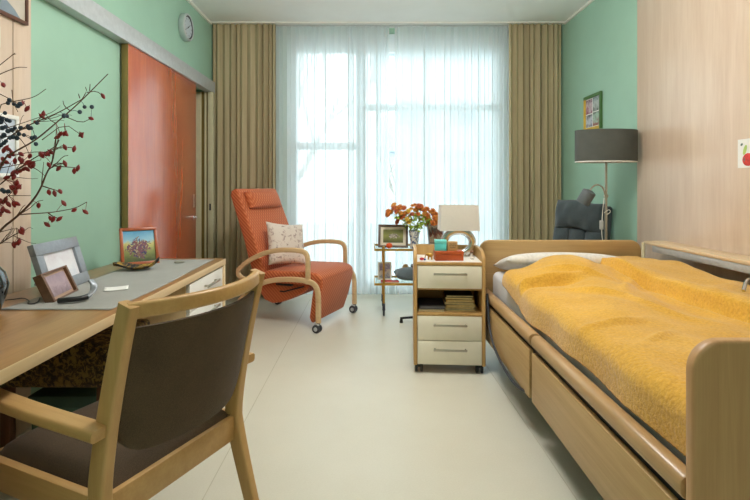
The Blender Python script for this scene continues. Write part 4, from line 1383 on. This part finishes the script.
for x in (0.2, BW - 0.2):
    ch.box((x - 0.025, 0.4, 0.13), (x + 0.025, 1.9, 0.18), 0.004)
    ch.sweep([(x, 0.5, 0.17), (x, 0.9, 0.36)], rrect(0.04, 0.03, 0.006), (1, 0, 0))
    ch.sweep([(x, 1.8, 0.17), (x, 1.4, 0.36)], rrect(0.04, 0.03, 0.006), (1, 0, 0))
ch.build('chassis', M['dark'], bed)
for x in (0.17, BW - 0.17):
    for y in (0.45, 1.85):
        MB().cyl((x - 0.02, y, 0.06), (x + 0.02, y, 0.06), 0.06, bev=0.008).box((x - 0.028, y - 0.02, 0.06), (x + 0.028, y + 0.02, 0.135), 0.005).build('castor', M['rubber'], bed)
# metal post at the wall side of the headboard and fittings
MB().cyl((BW - 0.005, BL - 0.065, 0.40), (BW - 0.005, BL - 0.065, 0.825), 0.011, bev=0.003).build('rail_post', M['cream'], bed)
lt = MB()
lt.tube([(0.93, 1.08, 0.745), (0.97, 1.12, 0.785), (1.02, 1.15, 0.785)], 0.008, 10, smooth=2)
lt.tube([(0.975, 1.05, 0.75), (1.01, 1.10, 0.788), (1.06, 1.13, 0.788)], 0.008, 10, smooth=2)
lt.build('grab_loop', M['chrome'], bed)
# cable loop hanging at the head end
cb = MB()
cb.tube(smooth_path([(-0.014, 2.04, 0.52), (-0.016, 1.99, 0.40), (-0.016, 1.96, 0.30), (-0.016, 1.82, 0.22), (-0.014, 1.54, 0.175), (-0.010, 1.34, 0.185), (0.03, 1.22, 0.21), (0.09, 1.16, 0.24)], 3), 0.0075, 8)
cb.build('cable_loop', M['rubber'], bed)
st = MB()
st.tube(smooth_path([(-0.008, 2.16, 0.46), (-0.007, 2.15, 0.492), (0.02, 2.15, 0.503), (0.055, 2.15, 0.49)], 2), 0.007, 8)
st.build('strap', M['black'], bed)
# mattress
mt = MB().box((0.082, 0.05, 0.425), (BW - 0.04, BL - 0.05, 0.625), 0.045, 5).build('mattress', M['sheet'], bed, angle=60)

def local_bed(o):
    o.location = bed.location
    o.rotation_euler = bed.rotation_euler
pl = MB()
pl.pillow((0.47, 2.13, 0.708), (0.76, 0.135, 0.36), 1.0, Matrix.Rotation(R(90 - 14), 4, 'X'), n=30, p=0.33, pinch=0.05)
pl.build('pillow', M['pillowcase'], None, angle=80)
pl = [o for o in bpy.data.objects if o.name == 'pillow'][0]
local_bed(pl)
tag(pl, 'pale bed pillow peeking out between the yellow blanket and the headboard', 'pillow')

def sstep(a, b, x):
    k = max(0.0, min(1.0, (x - a) / (b - a)))
    return k * k * (3 - 2 * k)
def gz(x, y, cx, cy, sx, sy):
    return math.exp(-((x - cx) / sx) ** 2 - ((y - cy) / sy) ** 2)
def blanket_top(x, y):
    z = 0.672
    z += 0.108 * sstep(1.42, 1.86, y) * (1 - 0.30 * sstep(2.06, 2.25, y)) * (1 - 0.62 * sstep(0.56, 0.80, x)) * (0.30 + 0.70 * sstep(0.08, 0.42, x))
    z += 0.030 * gz(x, y, 0.45, 1.40, 0.30, 0.25)
    # second layer folded over along the wall side
    fx = 0.69 + 0.12 * (1 - sstep(0.5, 1.95, y)) + 0.006 * math.sin(y * 5.0)
    lay = 1 - 0.45 * sstep(1.75, 2.05, y)
    z += lay * (0.056 * sstep(fx - 0.006, fx + 0.014, x) + 0.014 * gz(x, 0, fx + 0.055, 0, 0.06, 1))
    z -= 0.026 * gz(x, 0, fx - 0.07, 0, 0.08, 1) * sstep(0.4, 1.1, y)
    z -= lay * 0.014 * gz(x, 0, fx - 0.004, 0, 0.012, 1)
    z += 0.022 * gz(x, y, 0.34, 1.02, 0.16, 0.22) - 0.012 * gz(x, y, 0.5, 0.75, 0.12, 0.2)
    # wrinkles
    def wr(cx, cy, ang, ln, wd, am):
        ca, sa = math.cos(ang), math.sin(ang)
        u = (x - cx) * ca + (y - cy) * sa
        v = -(x - cx) * sa + (y - cy) * ca
        v += 0.03 * math.sin(u * 9)
        return 1.7 * am * math.exp(-(u / ln) ** 2 - (v / wd) ** 2)
    z += wr(0.20, 1.58, 0.25, 0.17, 0.025, 0.026) - wr(0.22, 1.53, 0.25, 0.17, 0.035, 0.018)
    z += wr(0.42, 1.66, -0.35, 0.16, 0.03, 0.018) + wr(0.36, 1.28, -0.5, 0.16, 0.03, 0.014)
    z += wr(0.50, 1.05, -0.9, 0.20, 0.035, 0.012) + wr(0.22, 0.80, 0.5, 0.12, 0.025, 0.012)
    z += wr(0.28, 0.62, 0.9, 0.10, 0.02, 0.009) + wr(0.60, 1.45, 1.2, 0.25, 0.03, 0.012) + wr(0.95, 1.2, 0.9, 0.2, 0.05, 0.012)
    z += 0.006 * math.sin(x * 11 + 2 * math.sin(y * 4)) * math.sin(y * 7 + 1)
    z += 0.0035 * math.sin(x * 23 + y * 9) * math.sin(y * 17 - x * 6)
    return z
def blanket(u, v):
    y = 0.052 + 2.02 * v
    # head edge runs obliquely: further up towards the wall
    y = 0.052 + (1.84 + 0.26 * sstep(0.14, 0.46, u) + 0.12 * sstep(0.44, 0.58, u)) * v
    s0 = -0.115 + 0.085 * sstep(1.45, 1.86, y)
    sp = s0 + (1.29 - s0) * u              # arc position across the bed
    lx, rx = 0.112, BW - 0.075
    wob = 0.006 * math.sin(y * 6.1) + 0.004 * math.sin(y * 15)
    if sp < lx:
        k = (lx - sp)
        rr = 0.070
        a = min(k / rr, PI / 2)
        x = lx - rr * math.sin(a)
        dz = rr * (1 - math.cos(a)) + max(0, k - rr * PI / 2) * 0.82
        x -= -0.006 - 0.006 * math.sin(y * 13) * min(1, k / 0.1)
        drop = dz + wob * min(1, k / 0.16)
        top = blanket_top(lx, y)
        # the side follows the drop down to the rail
        z = max(0.508, top - drop)
        z = top - drop * (top - 0.508) / (0.070 + (0.25 - 0.110) * 0.82)
        return Vector((x, y, z))
    if sp > rx:
        k = sp - rx
        rr = 0.06
        a = min(k / rr, PI / 2)
        x = rx + rr * math.sin(a)
        dz = rr * (1 - math.cos(a)) + max(0, k - rr * PI / 2)
        return Vector((x, y, blanket_top(rx, y) - dz * 0.75))
    return Vector((sp, y, blanket_top(sp, y)))
fine = random.Random(3)
bl = MB().grid(blanket, 190, 260)
bl.bm.normal_update()
for v in bl.bm.verts:
    v.co += v.normal * fine.uniform(-0.0012, 0.0012)
bl = bl.build('blanket', M['blanket'], None, angle=180, solid=0.010)
local_bed(bl)
tag(bl, 'fluffy golden-yellow blanket spread over the bed', 'blanket')

# wall rail (ledge with metal strip) above the bed
wr_ = struct(bpy.data.objects.new('trim_8', None))
C.objects.link(wr_)
wr_.location = (XP, 0.6, 0)
MB().box((-0.155, 0, 0.812), (0, 2.895, 0.834), 0.003).build('ledge', wood('pale_ledge', (214, 184, 142), (230, 204, 166), 1, 0.4, 0.6), wr_)
MB().box((-0.148, 0, 0.768), (-0.118, 2.80, 0.811), 0.003).build('metal_strip', M['alu'], wr_)
MB().box((-0.118, 0.05, 0.78), (0, 0.09, 0.812), 0.002).box((-0.118, 2.5, 0.78), (0, 2.54, 0.812), 0.002).box((-0.118, 1.3, 0.78), (0, 1.34, 0.812), 0.002).build('bracket', M['alu'], wr_)

# ------------------------------------------------------------------ grey armchair in the corner
GF = Vector((-0.80, -0.60)).normalized()
gth = math.atan2(-GF.x, GF.y)
t = thing('lounge_chair', 'charcoal upholstered lounge chair in the corner behind the bed headboard', 'armchair', (1.672, 4.22, 0), gth)
t.scale = (0.77, 0.9, 0.955)
hw = 0.30
MB().pillow((0, 0.09, 0.44), (0.60, 0.17, 0.56), 1.0, Matrix.Rotation(R(90), 4, 'X'), p=0.25, pinch=0.0).build('seat', M['greyfab'], t, angle=80)
TB = Matrix.Translation((0, -0.20, 0.42)) @ Matrix.Rotation(R(9), 4, 'X')
bk = MB()
for x0, x1, z0, z1, th in ((-0.30, -0.10, 0.04, 0.50, 0.15), (-0.10, 0.10, 0.04, 0.50, 0.14), (0.10, 0.30, 0.04, 0.50, 0.15)):
    bk.pillow(((x0 + x1) / 2, 0, (z0 + z1) / 2), (x1 - x0 + 0.02, th + 0.05, z1 - z0), 1.0, None, p=0.38, pinch=0.03)
bmesh.ops.transform(bk.bm, matrix=TB, verts=bk.bm.verts)
bk.build('backrest', M['greyfab'], t, angle=80)
hr = MB()
hr.pillow((-0.005, 0.03, 0.590), (0.60, 0.24, 0.28), 1.0, Matrix.Rotation(R(-3), 4, 'Y'), n=26, p=0.36, pinch=0.06)
for v in hr.bm.verts:
    v.co.y += 0.010 * math.sin(v.co.x * 34 + 9 * v.co.z) * math.sin(v.co.z * 22)
    v.co.z += 0.010 * math.sin(v.co.x * 13 + 1.0)
bmesh.ops.transform(hr.bm, matrix=TB, verts=hr.bm.verts)
hr.build('headrest', M['greyfab'], t, angle=80)
shl = MB()
shl.box((-0.30, -0.13, 0.0), (0.30, -0.07, 0.70), 0.028, 4)
bmesh.ops.transform(shl.bm, matrix=TB, verts=shl.bm.verts)
shl.build('back_shell', M['greyfab'], t)
MB().cyl((0, 0.05, 0.05), (0, 0.05, 0.37), 0.03).build('column', M['dark'], t)
for k in range(5):
    a = 2 * PI * k / 5 + 0.3
    MB().sweep([(0, 0.05, 0.05), (0.24 * math.cos(a), 0.05 + 0.24 * math.sin(a), 0.02)], rrect(0.04, 0.03, 0.01), (0, 0, 1), scales=[1, 0.7]).build('foot', M['dark'], t)

# ------------------------------------------------------------------ floor lamp
t = thing('floor_lamp', 'floor lamp with grey oval shade and small reading arm by the right wall', 'floor lamp', (1.845, 3.83, 0))
MB().lathe([(0, 0), (0.12, 0), (0.12, 0.012), (0.10, 0.018), (0.02, 0.022), (0.02, 0.04), (0, 0.04)], 32).build('base', M['nickel'], t)
MB().cyl((0, 0, 0.03), (0, 0, 1.56), 0.0095, seg=16).build('pole', M['nickel'], t)
def oval(mb, z0, z1, a, b_, th):
    n = 64
    ring = lambda aa, bb, z: [mb.bm.verts.new((aa * abs(math.cos(2 * PI * k / n)) ** 1.0 * (1 if math.cos(2 * PI * k / n) >= 0 else -1), bb * abs(math.sin(2 * PI * k / n)) ** 1.0 * (1 if math.sin(2 * PI * k / n) >= 0 else -1), z)) for k in range(n)]
    A, B, A2, B2 = ring(a, b_, z0), ring(a, b_, z1), ring(a - th, b_ - th, z0), ring(a - th, b_ - th, z1)
    for k in range(n):
        m = (k + 1) % n
        mb.bm.faces.new((A[k], A[m], B[m], B[k]))
        mb.bm.faces.new((A2[m], A2[k], B2[k], B2[m]))
        mb.bm.faces.new((A[m], A[k], A2[k], A2[m]))
        mb.bm.faces.new((B[k], B[m], B2[m], B2[k]))
    return mb
sh = oval(MB(), 1.416, 1.658, 0.239, 0.13, 0.003).build('lamp_shade', M['shadefab'], t)
oval(MB(), 1.408, 1.416, 0.240, 0.131, 0.006).build('lower_trim', M['trimwhite'], sh)
sp = MB()
sp.box((-0.235, -0.004, 1.54), (0.235, 0.004, 1.546))
sp.build('shade_bracket', M['nickel'], t)
MB().ellip((0.07, 0, 1.57), (0.03, 0.03, 0.04), 14, 10).ellip((-0.07, 0, 1.57), (0.03, 0.03, 0.04), 14, 10).build('bulb', M['white'], t)
o0 = Vector((1.845, 3.83, 0))
ar = MB()
ar.tube(smooth_path([at(606, 196.5, 3.83) - o0, at(604.5, 193, 3.82) - o0, at(603, 187, 3.82) - o0, at(597, 184, 3.80) - o0, at(592, 187, 3.78) - o0, at(589, 192, 3.77) - o0], 3), 0.006, 10)
ar.cyl((-0.004, -0.018, 1.145), (0.004, 0.018, 1.145), 0.014, seg=14)
ar.build('reading_arm', M['nickel'], t)
ra = at(590, 191, 3.77) - o0
dv = Vector((-0.45, -0.45, -0.75)).normalized()
# small reading head: the open end tips down and to the left
dv = Vector((-0.30, 0.20, -0.62)).normalized()
rh = MB()
qm = Matrix.Translation(ra + dv * 0.005) @ dv.to_track_quat('Z', 'Y').to_matrix().to_4x4()
rh.lathe([(0, -0.012), (0.018, -0.012), (0.049, 0.0), (0.051, 0.006), (0.051, 0.105), (0.048, 0.105), (0.047, 0.01), (0, 0.004)], 28, qm)
rh.build('reading_shade', plain('grey_metal_shade', (96, 102, 104), 0.45, 0.05), t)
cr_ = MB()
cr_.tube(smooth_path([at(604, 198, 3.82) - o0, at(602.5, 212, 3.80) - o0, at(602, 222, 3.80) - o0, at(601.5, 232, 3.80) - o0, at(603, 244, 3.80) - o0, Vector((-0.02, -0.03, 0.5)), Vector((-0.015, -0.02, 0.05))], 2), 0.003, 6)
cr_.tube(smooth_path([at(604, 213, 3.80) - o0, at(609, 209, 3.80) - o0, at(611, 212, 3.80) - o0, at(607, 214.5, 3.80) - o0], 2), 0.003, 6)
cr_.build('cord', M['white'], t)
q = at(601.5, 225, 3.795) - o0
MB().box((q.x - 0.014, q.y - 0.009, q.z - 0.035), (q.x + 0.014, q.y + 0.009, q.z + 0.035), 0.005).build('dimmer', plain('grey_dimmer', (190, 192, 190), 0.4), t)

# picture on the right wall
t = thing('wall_picture', 'green and yellow framed photo collage on the right wall above the floor lamp', 'picture', (XR, 4.655, 1.755))
gm = plain('green_frame_paint', (72, 112, 56), 0.45, 0.08)
ym = plain('yellow_frame_paint', (214, 176, 60), 0.45, 0.08)
W, Hh, br = 0.178, 0.34, 0.03
MB().box((-0.022, -W, Hh - br), (-0.001, W, Hh), 0.002).box((-0.022, -W, 0), (-0.001, -W + br, Hh - br), 0.002).build('frame', gm, t)
o = MB().box((-0.022, -W + br, 0), (-0.001, W, br), 0.002).box((-0.022, W - br, br), (-0.001, W, Hh - br), 0.002).build('frame_border', ym, t)
MB().box((-0.010, -W + br, br), (-0.001, W - br, Hh - br)).build('backing', M['paper'], t)
pc = [picture('snapshot_a', [(0.3, (150, 80, 110)), (0.5, (206, 190, 196)), (0.7, (110, 70, 90))], 20, 1, 0.7), picture('snapshot_b', [(0.3, (60, 66, 60)), (0.5, (196, 204, 200)), (0.7, (70, 96, 110))], 20, 1, 0.7),
      picture('snapshot_c', [(0.3, (56, 66, 120)), (0.5, (206, 212, 220)), (0.7, (60, 60, 70))], 20, 1, 0.7), picture('snapshot_d', [(0.3, (150, 60, 50)), (0.5, (176, 206, 190)), (0.7, (60, 60, 60))], 20, 1, 0.7)]
for k, (a, b_, z0, z1) in enumerate(((0.008, 0.14, 0.165, 0.30), (-0.14, -0.008, 0.175, 0.305), (0.008, 0.14, 0.038, 0.155), (-0.14, -0.008, 0.038, 0.165))):
    MB().box((-0.012, a, z0), (-0.010, b_, z1)).build('photo', pc[k], t)
# drawing on the panel at the right edge
t = thing('drawing', 'child drawing of a red ladybird-like flower on white paper pinned to the right panel', 'drawing', (XP, 2.76, 1.325))
MB().box((-0.003, -0.24, 0), (-0.0005, 0.042, 0.162)).build('paper', M['paper'], t)
t['label'] = 'white sheet with a red and green drawing pinned to the right wood panel'
d_ = MB()
d_.ellip((-0.0032, -0.035, 0.045), (0.0006, 0.042, 0.036), 18, 10)
d_.build('red_blot', plain('red_paint', (206, 62, 56), 0.7, 0.1, 60), t)
d_ = MB()
d_.ellip((-0.0034, -0.012, 0.10), (0.0005, 0.012, 0.03), 12, 8, Matrix.Rotation(R(20), 4, 'X'))
d_.build('green_stroke', plain('lime_paint', (184, 214, 120), 0.7, 0.05), t)
d_ = MB()
d_.ellip((-0.0034, 0.012, 0.132), (0.0005, 0.010, 0.007), 10, 6, Matrix.Rotation(R(-30), 4, 'X'))
d_.build('dark_stroke', plain('grey_green_paint', (96, 120, 110), 0.7, 0.05), t)
d_ = MB()
d_.ellip((-0.0040, -0.008, 0.048), (0.0005, 0.004, 0.015), 10, 6)
d_.build('dark_stroke', plain('grey_green_paint', (96, 120, 110), 0.7, 0.05), t)

# ------------------------------------------------------------------ light
W_ = bpy.data.worlds.new('world')
scn.world = W_
W_.use_nodes = True
bg = W_.node_tree.nodes['Background']
bg.inputs['Color'].default_value = (0.88, 0.955, 1.0, 1)
bg.inputs['Strength'].default_value = 2.8

def area(name, loc, rot, sx, sy, power, col, portal=False):
    l = bpy.data.lights.new(name, 'AREA')
    l.shape = 'RECTANGLE'
    l.size, l.size_y = sx, sy
    l.energy = power
    l.color = col
    o = bpy.data.objects.new(name, l)
    C.objects.link(o)
    o.location = loc
    o.rotation_euler = rot
    if portal:
        l.cycles.is_portal = True
    return o
area('window_portal', ((WX0 + WX1) / 2, YB + 0.16, WZ1 / 2), (R(-90), 0, 0), WX1 - WX0, WZ1, 1, (1, 1, 1), True)
pl_ = bpy.data.lights.new('fill_light', 'POINT')  # added fill above the view, lifts room and ceiling; no fixture modelled
pl_.energy = 68
pl_.shadow_soft_size = 0.25
pl_.color = (1.0, 0.98, 0.95)
po = bpy.data.objects.new('fill_light', pl_)
C.objects.link(po)
po.location = (0.2, 2.6, 2.62)
area('fill_light', (0.2, -0.6, H - 0.03), (0, 0, 0), 1.2, 1.2, 11, (1.0, 0.965, 0.91))  # weak warm fill added behind the camera for the foreground, unseen

vs = scn.view_settings
scn.display_settings.display_device = 'sRGB'
vs.view_transform = 'Standard'
vs.look = 'None'
vs.gamma = 1
vs.exposure = 0.38
vs.use_curve_mapping = False
